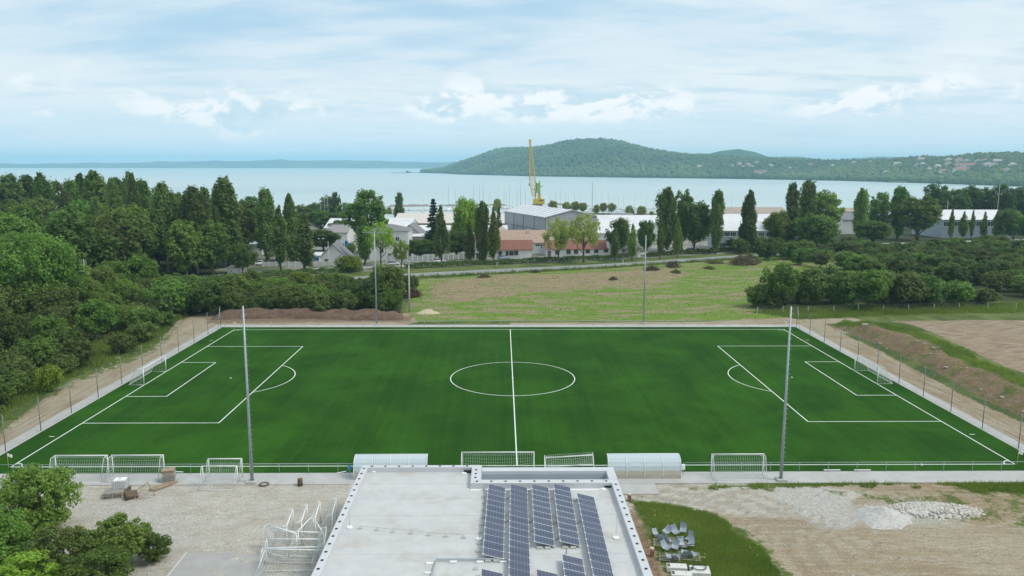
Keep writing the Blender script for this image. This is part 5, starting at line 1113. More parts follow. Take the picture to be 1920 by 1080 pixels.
ridge('long dark brown earth ridge behind the far left touchline', [(-61, 45.5), (-50, 46.8), (-36, 46.2), (-26, 46.0), (-21.8, 46.5)], 2.6, 1.6, SOILB, 50, 'earth ridge')
heap('sand_heap', 'small pale sand heap beside the power pole', G(800, 588), 2.6, 1.6, 1.1, SANDM, 60, 'sand heap', n=30, sharp=1.0)
# rubble on the bank at the right and at the left edge of the track
RUB = mat('rubble', (.34, .29, .24), .9, .25, 3)
rk = []
for k in range(42):
    if k < 30: y_ = random.uniform(-30, 36); x_ = random.uniform(62.6, 68)
    else: x_, y_ = G(*random.choice([(212, 680), (200, 690), (224, 676), (190, 695), (240, 668), (262, 662)])); x_ += random.uniform(-1.5, 1.5); y_ += random.uniform(-2, 2)
    s_ = random.uniform(.12, .38)*(2.0 if k % 11 == 0 else 1); bm = bmesh.new(); bmesh.ops.create_icosphere(bm, subdivisions=1, radius=s_)
    for v in bm.verts: v.co *= random.uniform(.7, 1.25); v.co.z *= .55
    me = bpy.data.meshes.new('rock'); bm.to_mesh(me); bm.free(); me.materials.append(RUB)
    o = inst('rock', me, None, (x_, y_, ghs(x_, y_)+s_*.1), (0, 0, random.random()*6)); tag(o, 'pale rubble stone on the brown bank right of the pitch' if k < 30 else 'rubble stone at the left edge of the dirt track', 'rock', 'rubble on the right bank' if k < 30 else 'rubble at the left track')
# ================================================================== BUILDINGS BEYOND THE ROAD
WALLW = mat('white_wall', (.70, .70, .69), .85, .06, .3, dirt=(.52, .50, .46), dscale=.25, damt=.4)
WALLG = mat('grey_cladding', (.33, .35, .38), .6, .06, .5, stretch=(3, 3, .1))
ROOFR = mat('red_tile_roof', (.235, .105, .075), .9, .25, 1.2, stretch=(3, 1, 1), dirt=(.20, .10, .07), dscale=.4, damt=.5, bump=.3, bscale=5)
ROOFO = mat('faded_tile_roof', (.37, .265, .205), .9, .15, .8, dirt=(.37, .28, .18), dscale=.15, damt=.6, bump=.3, bscale=5)
ROOFG = mat('grey_slate_roof', (.20, .20, .21), .85, .12, 1)
ROOFW = mat('white_sheet_roof', (.66, .67, .68), .5, .06, .3, dirt=(.50, .48, .46), dscale=.12, damt=.5)
ROOFB = mat('brown_roof', (.36, .30, .25), .85, .12, .4)
BOARDS = mat('brown_boards', (.27, .20, .14), .85, .2, 1.2, stretch=(3, 3, .1))
PINKISH = mat('pale_block', (.50, .46, .43), .9, .1, 1)
FRAMEW = mat('window_frame_white', (.72, .72, .70), .6)
FRAMED = mat('window_frame_dark', (.16, .12, .10), .6)
def window(par, lx, ly, lz, w_, h_, fm=FRAMEW, axis='y', n=2):
    s = MB(); f = .09; d_ = .07
    s.bb(lx-w_/2-f, ly-d_, lz-h_/2-f, lx+w_/2+f, ly+.02, lz-h_/2); s.bb(lx-w_/2-f, ly-d_, lz+h_/2, lx+w_/2+f, ly+.02, lz+h_/2+f)
    for k in range(n+1):
        xx = lx-w_/2-f/2+(w_+f)*k/n; s.bb(xx-f/2, ly-d_+.002, lz-h_/2, xx+f/2, ly+.018, lz+h_/2)
    wd = s.build('window', fm, par); MB().bb(lx-w_/2, ly-.025, lz-h_/2, lx+w_/2, ly+.015, lz+h_/2).build('pane', GLASSD, wd)
    MB().bb(lx-w_/2-.15, ly-.16, lz-h_/2-f-.06, lx+w_/2+.15, ly-.001, lz-h_/2-f-.002).build('sill', fm, wd)
def house(name, label, cx, Y, w_, dp, hw_, hr, style='gable_x', wm=WALLW, rm=ROOFR, rz=0.0, wins=(), doors=(), chim=(), z=None, ov=.45, cat='building', group=None, fm=FRAMEW, nsplit=2):
    z = ghs(cx, Y+dp*.3)-.1 if z is None else z
    o = empty(name, (cx, Y, z), rz, label, cat, group); a = w_/2
    if style == 'gable_x':
        MB().prism([(0, -.6), (dp, -.6), (dp, hw_), (dp/2, hw_+hr-.12), (0, hw_)], 'x', -a, a).build('wall', wm, o)
        sl = hr/(dp/2); e = hw_-ov*sl
        r_ = MB().prism([(-ov, e), (dp/2, hw_+hr), (dp+ov, e), (dp+ov, e+.2), (dp/2, hw_+hr+.22), (-ov, e+.2)], 'x', -a-ov, a+ov).build('roof', rm, o)
    elif style == 'gable_y':
        MB().prism([(-a, -.6), (a, -.6), (a, hw_), (0, hw_+hr-.12), (-a, hw_)], 'y', 0, dp).build('wall', wm, o)
        sl = hr/a; e = hw_-ov*sl
        r_ = MB().prism([(-a-ov, e), (0, hw_+hr), (a+ov, e), (a+ov, e+.2), (0, hw_+hr+.22), (-a-ov, e+.2)], 'y', -ov, dp+ov).build('roof', rm, o)
    elif style == 'hip':
        MB().bb(-a, 0, -.6, a, dp, hw_).build('wall', wm, o); q = min(a, dp/2)
        m = MB().add([(-a-ov, -ov, hw_), (a+ov, -ov, hw_), (a+ov, dp+ov, hw_), (-a-ov, dp+ov, hw_), (-a+q, dp/2 if dp/2 <= a else q, hw_+hr), (a-q, dp/2 if dp/2 <= a else dp-q, hw_+hr)] if a >= dp/2 else [(-a-ov, -ov, hw_), (a+ov, -ov, hw_), (a+ov, dp+ov, hw_), (-a-ov, dp+ov, hw_), (0, q, hw_+hr), (0, dp-q, hw_+hr)], [(0, 1, 5, 4) if a >= dp/2 else (0, 1, 4), (1, 2, 5) if a >= dp/2 else (1, 2, 5, 4), (2, 3, 4, 5) if a >= dp/2 else (2, 3, 5), (3, 0, 4) if a >= dp/2 else (3, 0, 4, 5), (3, 2, 1, 0)])
        r_ = m.build('roof', rm, o)
    else:
        MB().bb(-a, 0, -.6, a, dp, hw_).build('wall', wm, o); r_ = MB().prism([(-ov, hw_+.002), (dp+ov, hw_+hr), (dp+ov, hw_+hr+.25), (-ov, hw_+.25)], 'x', -a-ov, a+ov).build('roof', rm, o)
        if hr > .5: MB().prism([(0, hw_-.01), (dp, hw_-.01), (dp, hw_+hr-.02)], 'x', -a, a).build('wall_wedge', wm, o)
    for wdw in wins: window(o, wdw[0], 0, wdw[1], wdw[2], wdw[3], fm, n=nsplit)
    for dr in doors:
        d_ = MB().bb(dr[0]-dr[1]/2, -.06, 0, dr[0]+dr[1]/2, .02, dr[2]).build('door', dr[3] if len(dr) > 3 else FRAMED, o); MB().bb(dr[0]+dr[1]*.32, -.11, dr[2]*.45, dr[0]+dr[1]*.40, -.061, dr[2]*.52).build('handle', GALV, d_)
    for c_ in chim: MB().bb(c_[0]-.35, c_[1]-.35, hw_, c_[0]+.35, c_[1]+.35, hw_+hr+c_[2]).build('chimney', PINKISH, r_)
    return o
def hp(name, label, l, r, pe, pr, Y, dp, style='gable_x', wins=(), doors=(), **k):
    """survey a building from its front wall: left/right columns, eave row, ridge row, distance of the front wall"""
    xa, ze = AT(l, pe, Y); xb, _ = AT(r, pe, Y); cx = (xa+xb)/2; g = ghs(cx, Y+dp*.3)-.1
    zr = AT((l+r)/2, pr, Y+(dp/2 if style in ('gable_x', 'hip') else (dp if style == 'shed' else 0)))[1]
    W2 = [(AT(q[0], q[1], Y)[0]-cx, AT(q[0], q[1], Y)[1]-g, q[2], q[3]) for q in wins]
    D2 = [(AT(q[0], pe, Y)[0]-cx, *q[1:]) for q in doors]
    return house(name, label, cx, Y, xb-xa, dp, max(1.5, ze-g), max(.2, zr-ze), style, wins=W2, doors=D2, z=g, **k)
hp('gatehouse', 'low white gatehouse with a steep dark pointed roof', 600, 649, 481.5, 458, 131, 9, 'gable_y', wm=WALLW, rm=ROOFG, wins=((640, 487, 1.2, .9),), doors=((612, 1.2, 2.0),), ov=.6)
gw = hp('annex', 'flat white annex beside the gatehouse with a blue sign', 578, 599, 480, 479.6, 130, 7, 'flat', rm=ROOFW)
xx, zz = AT(593, 485.5, 130); MB().box((xx-gw.location.x, -.06, zz-gw.location.z), (1.5, .06, 1.0)).build('sign', mat('blue_sign', (.05, .16, .42), .5), gw)
hp('block_house', 'tall white block house with grey hipped roof', 692, 765, 433, 420, 146, 12, 'hip', rm=ROOFG, wins=((716, 470, 1.1, 1.3), (745, 470, 1.1, 1.3), (745, 448, 1.1, 1.3)), doors=((730, 1.2, 2.1),))
hp('gabled_house', 'white gabled house with dark roof before the brown sheds', 738, 798, 447, 422, 190, 16, 'gable_y', rm=ROOFG, wins=((770, 441, 1.4, .8),))
hp('low_shed', 'low grey walled shed below the gabled house', 762, 812, 444, 441, 178, 8, 'shed', wm=PINKISH, rm=ROOFW)
hp('workshop', 'long white roofed workshop in front of the brown sheds', 770, 950, 441, 423, 214, 24, 'gable_x', rm=ROOFW, chim=((14, 8, 1.0),))
hp('workshop', 'white roofed workshop left of the gabled house', 690, 768, 428, 410, 215, 30, 'gable_x', rm=ROOFW)
hp('brown_shed', 'long brown boarded shed with pale roof, front one', 757, 950, 419, 406, 262, 14, 'shed', wm=BOARDS, rm=mat('pale_shed_roof', (.58, .54, .48), .8, .08))
hp('brown_shed', 'long brown boarded shed with pale roof, rear one', 741, 950, 413, 400.5, 285, 14, 'shed', wm=BOARDS, rm=MATS['pale_shed_roof'])
hp('two_storey_house', 'white two storey house with red hipped roof', 880, 921, 453, 430, 147, 11, 'hip', rm=ROOFR, wins=[(px, py, 1.25, 1.45) for px in (886, 897, 909) for py in (461, 479)], fm=FRAMED, chim=((1.5, 5, .6),))
hp('long_house', 'low white house with bright red roof and four windows', 922, 997, 467.5, 451, 149.5, 9, 'gable_x', rm=ROOFR, wins=((938, 475, 1.0, 1.3), (951, 475, .8, 1.3), (959, 474.5, 1.3, 1.3), (968, 474, 1.2, 1.3)), fm=FRAMED)
hp('tile_roofed_hall', 'long two storey house with faded orange tiled roof', 914, 1100, 455, 432, 166, 22, 'gable_x', rm=ROOFO, wins=((1008, 462, 1.6, 1.5), (1014, 462, 1.0, 1.5)), doors=((1008, 2.6, 3.0, WALLW),), chim=((-14, 8, .8), (-3, 8, .8)))
hp('long_house', 'low white house with red roof behind the yellow green trees', 1024, 1136, 466.5, 451, 157, 9, 'gable_x', rm=ROOFR, wins=[(px, py, 1.3, 1.3) for px, py in ((1045, 473), (1066, 472), (1080, 471.5), (1102, 470.5), (1118, 470), (1136, 469))], doors=((1030, 1.2, 2.1),), fm=FRAMED)
hp('end_house', 'low white house end beyond the red roofs', 1137, 1200, 466, 452, 163, 8, 'gable_x', rm=ROOFG, wins=((1150, 471, 1.3, 1.2), (1170, 470, 1.3, 1.2)))
hl = house('grey_hall', 'large grey clad hall with white roof below the crane', 26.6, 204, 23, 46, 11.6, 2.6, 'gable_y', wm=WALLG, rm=ROOFW, rz=R(20.6), ov=.5)
for k in range(1, 4): MB().bb(-11.62, 46*k/4-.15, -.5, -11.50, 46*k/4+.15, 11.4).build('wall_seam', STEELD, hl)
MB().bb(-11.6, 0.2, 6.0, -11.53, 45.8, 6.25).build('wall_rail', STEELD, hl); MB().bb(-11.56, 36, 0, -11.50, 40, 6).build('door', GALV, hl)
for q in (-1, 1): MB().bb(q*11.5-.12, -.06, -.5, q*11.5+.12, .1, 11.4).build('corner_trim', STEELD, hl)
for k in range(9): MB().prism([(-12.0, 11.74), (0, 14.44), (12.0, 11.74), (12.0, 11.80), (0, 14.52), (-12.0, 11.80)], 'y', 3+5*k, 3.18+5*k).build('roof_rib', GALV, hl)
house('small_house', 'small white house with hipped grey roof at the grey hall', *(lambda q: (q[0], 198))(AT(941, 425, 198)), 7.5, 8, 4.4, 3.2, 'hip', rm=mat('beige_roof', (.40, .38, .34), .85, .1))
bf = empty('board_fence', (*AT(957, 430, 192)[:1], 192, ghs(5, 192)), R(9), 'tall brown board fence in front of the grey hall', 'fence')
for k in range(26): MB().box((k*.58, 0, 1.9), (.54, .08, 3.9+random.uniform(-.15, .15))).build('board', BOARDS, bf)
hp('white_hall', 'wide white hall right of the grey hall', 1112, 1206, 437, 404, 222, 34, 'gable_x', rm=ROOFW, wm=WALLW)
hp('white_hall', 'low white hall beside the massive poplar', 1190, 1262, 418, 404, 262, 26, 'gable_x', rm=ROOFW, wm=WALLW)
hp('boat_hall', 'dark roofed boat hall at the marina', 1150, 1190, 408, 400, 300, 22, 'gable_x', rm=ROOFG)
of = hp('grey_office', 'two storey grey office with white roof between two poplars', 1346, 1452, 432.5, 416, 181, 14, 'gable_x', wm=mat('office_grey', (.40, .43, .45), .85, .08), rm=ROOFW, wins=[(px, 439.5, 2.0, 1.4) for px in (1352, 1363, 1375, 1390, 1400, 1414, 1428, 1442)]+[(px, 459, 2.0, 1.5) for px in (1354, 1366, 1388, 1414)], doors=((1394, 1.6, 2.3),), nsplit=3)
xx, zz = AT(1378, 449, 181); MB().box((xx-of.location.x, -.8, zz-of.location.z), (6.5, 1.7, .22)).build('canopy', mat('teal_canopy', (.25, .38, .40), .6), of)
hp('rear_hall', 'white roofed hall behind the grey office', 1345, 1475, 416, 402, 225, 20, 'gable_x', rm=ROOFW)
hp('brown_hall', 'long brown roofed hall near the shore behind the office', 1352, 1480, 401, 389, 285, 24, 'gable_x', rm=ROOFB, wm=PINKISH)
hp('grey_house', 'house with grey sloping roof left of the free standing poplar', 1580, 1607, 412, 399, 265, 16, 'gable_x', rm=ROOFG)
hp('brown_hall', 'pale brown shed by the shore left of the free standing poplar', 1570, 1612, 397, 390, 320, 14, 'gable_x', rm=ROOFB)
ph = hp('pale_hall', 'long pale hall with glazed wall behind the right thicket', 1768, 1900, 412, 394, 240, 26, 'gable_x', rm=ROOFW, wm=mat('blue_grey_wall', (.33, .40, .46), .6, .08), wins=[(px, 420, 5.0, 2.0) for px in (1780, 1800, 1820, 1840, 1862, 1882)], nsplit=4)
hp('marina_house', 'white marina house with flat roof behind the trees', 609, 655, 428, 414, 245, 14, 'flat', rm=ROOFW, wins=((618, 421, 1.2, 1.0), (632, 421, 1.2, 1.0), (644, 421, 1.2, 1.0)))
hp('gabled_house', 'house with brown grey gabled roof below the marina house', 618, 651, 436, 422, 205, 14, 'gable_x', rm=mat('brown_grey_roof', (.28, .26, .26), .85, .1), wins=((630, 438, 1.3, 1.0),))
hp('boat_shed', 'white boat shed between the broadest and the next poplar', 452, 486, 450, 441, 180, 12, 'shed', rm=ROOFW)
hp('boat_shed', 'low blue white shed below the boat shed', 456, 490, 458, 453, 160, 8, 'gable_x', rm=mat('blue_white_roof', (.50, .60, .68), .6, .1))
hp('white_hut', 'small white hut at the foot of the wood by the road', 426, 446, 507, 506, 112, 3, 'flat', rm=ROOFW)
# white panel fence along the service road
def panel_fence(label, a, b, npan, h=1.7, mt=None):
    a = np.array(a); b = np.array(b); L = np.linalg.norm(b-a); an = math.atan2(*(b-a)[::-1]); g = ghs(*((a+b)/2)); o = empty('panel_fence', (a[0], a[1], g), an, label, 'fence')
    pm = mt or mat('fence_panel', (.34, .37, .38), .7, .1)
    for k in range(npan):
        q = L*k/npan; MB().bb(q+.15, -.04, .15, q+L/npan-.15, .04, h).build('panel', pm, o); MB().bb(q-.12, -.12, 0, q+.12, .12, h+.15).build('post', FRAMEW, o)
panel_fence('white posted grey panel fence left of the two storey house', (G(762, 491)[0], G(762, 491)[1]+2), (G(878, 486)[0], G(878, 486)[1]+1.5), 12)
panel_fence('white railing fence in front of the gatehouse', G(492, 500), G(640, 499), 12, 1.6, mat('fence_panel_pale', (.55, .56, .56), .7, .1))
panel_fence('white lattice fence beside the block house', (G(722, 494)[0], 137.5), (G(760, 492)[0], 137.5), 4, 2.2, MATS['fence_panel_pale'])
# ================================================================== CARS
def car_proto():
    o = empty('parked_car', (0, 0, 0)); st = [(-2.1, .62, .45, .72), (-1.95, .80, .28, .86), (-1.2, .86, .25, .92), (0, .87, .25, .95), (1.2, .86, .25, .90), (1.9, .80, .28, .80), (2.12, .62, .42, .66)]
    rings = [[(x_, -w_, zb), (x_, w_, zb), (x_, w_*1.0, (zb+zt)/2+.05), (x_, w_*.93, zt), (x_, -w_*.93, zt), (x_, -w_, (zb+zt)/2+.05)] for x_, w_, zb, zt in st]
    body = MB().loft(rings).build('body', WHITE, o, True)
    gh_ = [(-1.75, .68, .90, .92), (-1.15, .70, .90, 1.38), (-.2, .72, .92, 1.46), (.55, .71, .92, 1.40), (1.25, .66, .88, .90)]
    MB().loft([[(x_, -w_, zb), (x_, w_, zb), (x_, w_*.82, zt), (x_, -w_*.82, zt)] for x_, w_, zb, zt in gh_]).build('glass_cabin', GLASSD, o, True)
    MB().loft([[(x_, -w_*.82, z_), (x_, w_*.82, z_), (x_, w_*.8, z_+.03), (x_, -w_*.8, z_+.03)] for x_, w_, z_ in ((-1.2, .70, 1.375), (-.2, .72, 1.452), (.6, .71, 1.39))]).build('roof', WHITE, o, True)
    wm_ = MB(); wm_.lathe([(.2, -.1), (.31, -.1), (.33, 0), (.31, .1), (.2, .1)], 14); whm = wm_.mesh('wheel', BLACK, True); rimm = MB().lathe([(.19, -.105), (.19, .105)], 10).mesh('rim', GALV)
    for q in (-1, 1):
        for x_ in (-1.32, 1.32):
            w_ = inst('wheel', whm, o, (x_, q*.78, .32), (math.pi/2, 0, 0)); inst('rim', rimm, w_)
        MB().box((2.05, q*.55, .62), (.12, .26, .12)).build('headlight', mat('lamp_glass', (.7, .7, .66), .2), o); MB().box((-2.07, q*.58, .68), (.10, .22, .14)).build('tail_light', mat('red_lamp', (.4, .03, .03), .3), o); MB().box((.55, q*.90, .95), (.16, .14, .12)).build('mirror', BLACK, o)
    return o
PAINT = {n: mat('car_'+n, c_, .25, .03, 1, spec=.6) for n, c_ in (('white', (.75, .76, .76)), ('blue', (.20, .27, .36)), ('green', (.35, .52, .47)), ('dark', (.03, .035, .04)), ('silver', (.48, .50, .52)), ('red', (.35, .06, .05)))}
cp = car_proto(); cars = [(490, 497, 'white', 'white car parked before the gatehouse fence'), (737, 497, 'silver', 'silver car parked below the block house'), (823, 491.5, 'white', 'white car parked at the grey panel fence'), (944, 486, 'blue', 'blue grey car parked before the red roofed house'), (1246, 473, 'white', 'white car parked behind the hedge by the massive poplar'), (1295, 470, 'green', 'pale green car parked behind the hedge'), (1335, 469, 'red', 'dark red car parked at the left end of the office'), (1366, 467.5, 'silver', 'silver car parked before the office'), (1418, 465.5, 'white', 'white car parked before the dark poplar by the office'), (1512, 461, 'white', 'white car on the road at the bend'), (1312, 470.5, 'dark', 'black car parked beside the pale green car'), (234, 524, 'white', 'white van like car half hidden in the scrub at left')]
for k, (px, py, cn, lb) in enumerate(cars):
    o = cp if k == 0 else copy_tree(cp); gx, gy = G(px, py); o.location = (gx, gy, ghs(gx, gy)+.08); o.rotation_euler = (0, 0, R(24+random.choice([0, 0, 180])+random.uniform(-4, 4))); tag(o, lb, 'car', 'parked cars beyond the road')
    for ch in o.children:
        if ch.name.split('.')[0] in ('body', 'roof'): ch.material_slots[0].link = 'OBJECT'; ch.material_slots[0].material = PAINT[cn]
# ================================================================== POLES, LAMPS, FLAGS
def pole(label, px, py, top, kind, r=.14, mt=CONCP, Y=None):
    gx, gy = G(px, py) if Y is None else (AT(px, py, Y)[0], Y); g = ghs(gx, gy); h = AT(px, top, gy)[1]-g
    o = empty({'power': 'power_pole', 'lamp': 'street_lamp', 'flag': 'flagpole', 'light': 'light_pole'}[kind], (gx, gy, g), 0, label, {'power': 'pole', 'lamp': 'lamp', 'flag': 'flagpole', 'light': 'pole'}[kind])
    MB().tube([(0, 0, -.2), (0, 0, h)], [r, r*.6], 8).build('shaft', mt, o, True)
    if kind == 'power':
        MB().box((0, -.14, h-.5), (1.9, .12, .14)).build('crossarm', mt, o)
        for q in (-.8, 0, .8): MB().lathe([(.05, 0), (.07, .1), (.04, .25)], 8, (q, -.14, h-.43)).build('insulator', BLACK, o)
    if kind == 'lamp':
        for q in (-1, 1): MB().tube([(0, 0, h-.1), (q*.5, 0, h+.05)], .035, 5).build('arm', mt, o); MB().lathe([(.10, -.05), (.32, -.02), (.28, .12), (.05, .18)], 10, (q*.75, 0, h+.02)).build('lamp_head', WHITE, o)
    if kind == 'flag':
        n_ = 6; vs_ = [(.05+1.2*i/n_, .18*math.sin(i*1.2), h-.1-.25*i/n_) for i in range(n_+1)]+[(.05+1.1*i/n_, .18*math.sin(i*1.2+.4), h-1.7-.25*i/n_) for i in range(n_+1)]
        if 'blue' in label: MB().add(vs_, [(i, i+1, i+n_+2, i+n_+1) for i in range(n_)]).build('flag', mat('flag_blue', (.06, .20, .45), .8), o)
    return o
pole('grey concrete power pole at the corner of the meadow', 768, 586, 490, 'power', .22)
pole('wooden power pole at the end of the meadow', 1549, 500, 459, 'power', .12, WOODD)
tp = pole('pole carrying a transformer platform in the left scrub', 163, 560, 486, 'light', .16, CONCP, 62)
h_ = AT(163, 509, 62)[1]-tp.location.z; MB().box((0, 0, h_), (2.6, .8, .18)).build('platform', GALV, tp)
for q in (-.45, .45): MB().tube([(q, 0, h_), (q, 0, AT(163, 486, 62)[1]-tp.location.z)], .06, 5).build('frame_post', CONCP, tp)
pole('street lamp with two pale heads behind the gatehouse', 603, 490, 448, 'lamp', .07, STEELD, 150)
pole('bare white flagpole before the gatehouse', 616.5, 492, 452, 'flag', .07, WHITE, 127)
pole('flagpole with blue flag right of the gatehouse', 647, 490, 450, 'flag', .07, WHITE, 135)
pole('tall white light pole at the boat yard, left one', 452, 425, 383, 'light', .14, WHITE, 250); pole('tall white light pole at the boat yard, right one', 461, 450, 405, 'light', .12, WHITE, 205)
pole('tall pale pole before the right row of dark trees', 1870, 395, 345, 'light', .16, CONCP, 275); pole('short pale pole at the left end of the pale hall', 1776, 395, 376, 'light', .14, CONCP, 262)
for k, (px, py) in enumerate(((1086, 484), (1198, 480.5), (932, 499), (1168, 492), (1425, 473))):
    gx, gy = G(px, py); o = empty('marker_post', (gx, gy, ghs(gx, gy)), 0, ['broad pale marker stone at the hedge below the spreading tree', 'broad pale marker stone in the gap of the hedge', 'slim white roadside post left of the marker stones', 'slim white roadside post before the hedge gap', 'slim white roadside post near the grey office'][k], 'post')
    w_ = .45 if k < 2 else .09; MB().box((0, 0, .6), (w_*2, w_, 1.2)).build('body', FRAMEW, o, bevel=.03); MB().box((0, 0, 1.24), (w_*2.2, w_*1.2, .08)).build('top', CONCP, o)
# concrete post fence below the right thicket
ff = empty('wire_fence', (0, 0, 0), 0, 'low concrete post fence below the right shrub row', 'fence'); P_ = [(1420, 588), (1468, 586), (1515, 585), (1563, 584), (1609, 583), (1656, 583), (1703, 582), (1751, 581), (1798, 580), (1852, 579), (1905, 578)]
P3 = []
for a, b in P_: gx, gy = G(a, b); P3.append((gx, gy, ghs(gx, gy))); MB().box((gx, gy, P3[-1][2]+.62), (.13, .13, 1.4)).build('post', CONCP, ff)
for z_ in (.5, 1.0, 1.4): MB().tube([(q[0], q[1], q[2]+z_) for q in P3], .012, 4).build('wire', STEELD, ff)
# brush piles and felled wood on the meadow
rb = np.random.default_rng(91)
def brush(label, px, py, wpx, h, leaf, dens=300):
    gx, gy = G(px, py); w_ = wpx/SCL(gx, gy); o = empty('brush_pile', (gx, gy, ghs(gx, gy)), rb.random()*3, label, 'brush pile'); m = MB()
    for k in range(110):
        a_ = rb.random()*6.28; r_ = w_/2*rb.random()**.5; c_ = np.array([math.cos(a_)*r_, math.sin(a_)*r_*.6, h*.8*(1-(r_/(w_/2))**2)*rb.random()]); d_ = rb.normal(size=3)*np.array([1, .7, .35]); d_ = d_/np.linalg.norm(d_)*w_*(.08+.16*rb.random())
        m.tube([c_-d_, c_+d_+np.array([0, 0, .1])], [.05, .02], 4)
    m.build('branches', WOODD, o)['kind'] = 'stuff'
    lobes = [(np.array([math.cos(a_)*w_*.46*q**.6, math.sin(a_)*w_*.26*q**.6, h*.75*(1.02-q)*r_]), (w_*.10, w_*.09, h*.26)) for a_, q, r_ in zip(rb.random(26)*6.28, rb.random(26), rb.random(26))]
    V, F, LV = leaves(lobes, dens/(w_*.10*h*.26)/26, .17, rb); inst('twigs', npmesh('twigs', V, F, leaf, {'lv': LV}), o)['kind'] = 'stuff'
brush('big dark brown brush pile beside the power pole', 772, 556, 46, 2.6, leafmat('dead_red', (.05, .028, .018), (.09, .05, .03), tr=.05), 3000)
brush('low heap of felled wood on the bare patch of the meadow', 908, 521, 26, 1.2, L_BRUSH, 500); brush('dark heap of roots at the road edge', 1003, 511, 20, .9, leafmat('dead_dark', (.03, .022, .015), (.06, .045, .03), tr=.05), 500)
brush('straw coloured brush heap on the bare soil', 1150, 524, 24, 1.2, L_BRUSH, 500); brush('brown brush pile right of the floodlight mast', 1222, 507, 32, 2.0, L_BRUSH, 1500); brush('brown brush pile under the roadside, second one', 1262, 500, 42, 2.2, L_BRUSH, 1800)
brush('flat dark brush heap in the meadow grass', 1267, 511, 26, 1.0, L_OLIVE, 800); brush('small dark brush heap right in the meadow', 1330, 504, 22, 1.0, L_OLIVE, 600); brush('largest brush pile, brown and tall, at the road', 1395, 494, 84, 4.4, L_BRUSH, 7000); brush('light green brush pile left of the largest one', 1340, 493, 34, 2.0, L_LIME, 1200); brush('small brown brush heap near the bend', 1492, 487, 22, 1.2, L_BRUSH, 500)
# ================================================================== MARINA
HULL = mat('boat_hull', (.72, .74, .75), .3, .05, 1, spec=.6); DECK = mat('boat_deck', (.45, .38, .30), .7, .1)
def boat_proto():
    o = empty('sailing_boat', (0, 0, 0)); st = [(-4.6, .9, -.2, .95), (-3, 1.35, -.45, .95), (0, 1.55, -.55, 1.0), (2.6, 1.1, -.4, 1.15), (4.2, .45, -.1, 1.3), (4.9, .06, .6, 1.4)]
    MB().loft([[(x_, -w_, zt), (x_, -w_*.8, (zb+zt)/2), (x_, 0, zb), (x_, w_*.8, (zb+zt)/2), (x_, w_, zt)] for x_, w_, zb, zt in st]).build('hull', HULL, o, True)
    MB().loft([[(x_, -w_, 1.0), (x_, w_, 1.0), (x_, w_*.7, zt), (x_, -w_*.7, zt)] for x_, w_, zt in ((-1.6, .95, 1.5), (.6, .9, 1.55), (2.2, .5, 1.2))]).build('cabin', WHITE, o, True)
    MB().bb(-4.2, -.8, .96, -1.7, .8, 1.02).build('cockpit', DECK, o)
    MB().tube([(.5, 0, 1.3), (.5, 0, 15.0)], [.10, .07], 6).build('mast', GALV, o, True); MB().tube([(.5, 0, 2.4), (-3.6, 0, 2.5)], .09, 6).build('boom', mat('sail_cover', (.10, .18, .34), .8), o)
    MB().tube([(4.8, 0, 1.35), (.5, 0, 14.6)], .02, 3).build('forestay', GALV, o); MB().tube([(.5, -.9, 9), (.5, .9, 9)], .03, 4).build('spreader', GALV, o); return o
bp = boat_proto(); rm_ = random.Random(4); bl = []
for px, top in ((793, 372), (841, 341), (853, 347), (864, 370), (888, 346), (899, 345), (906, 338), (917, 360), (920, 357), (934, 348), (945, 349), (956, 343), (961, 365), (970, 350), (976, 338), (985, 352), (1031, 360), (1043, 355), (1051, 352), (1061, 358), (1066, 365), (1078, 358), (1087, 362), (1099, 368), (1117, 366), (1129, 362), (1141, 360), (1152, 367), (1160, 372), (1169, 376), (1213, 372), (1190, 380), (1011, 362), (870, 358), (812, 368), (1226, 384), (1300, 372), (1372, 374), (830, 362), (880, 364), (950, 362), (992, 365)): bl.append((px, top))
bl.sort()
for k, (px, top) in enumerate(bl):
    Y = 462+(k*37 % 5)*16; gx, zt = AT(px, top, Y); o = bp if k == 0 else copy_tree(bp); o.location = (gx, Y, LAKE_Z); s_ = max(.75, min(1.5, (zt-LAKE_Z)/15)); o.scale = (s_*.9, s_*.9, s_); o.rotation_euler = (0, 0, R(90+rm_.uniform(-14, 14)+180*(k % 2)))
    tag(o, f'{ordn(k+1)} moored sailing boat from the left along the marina piers', 'boat', 'sailing boats moored at the marina')
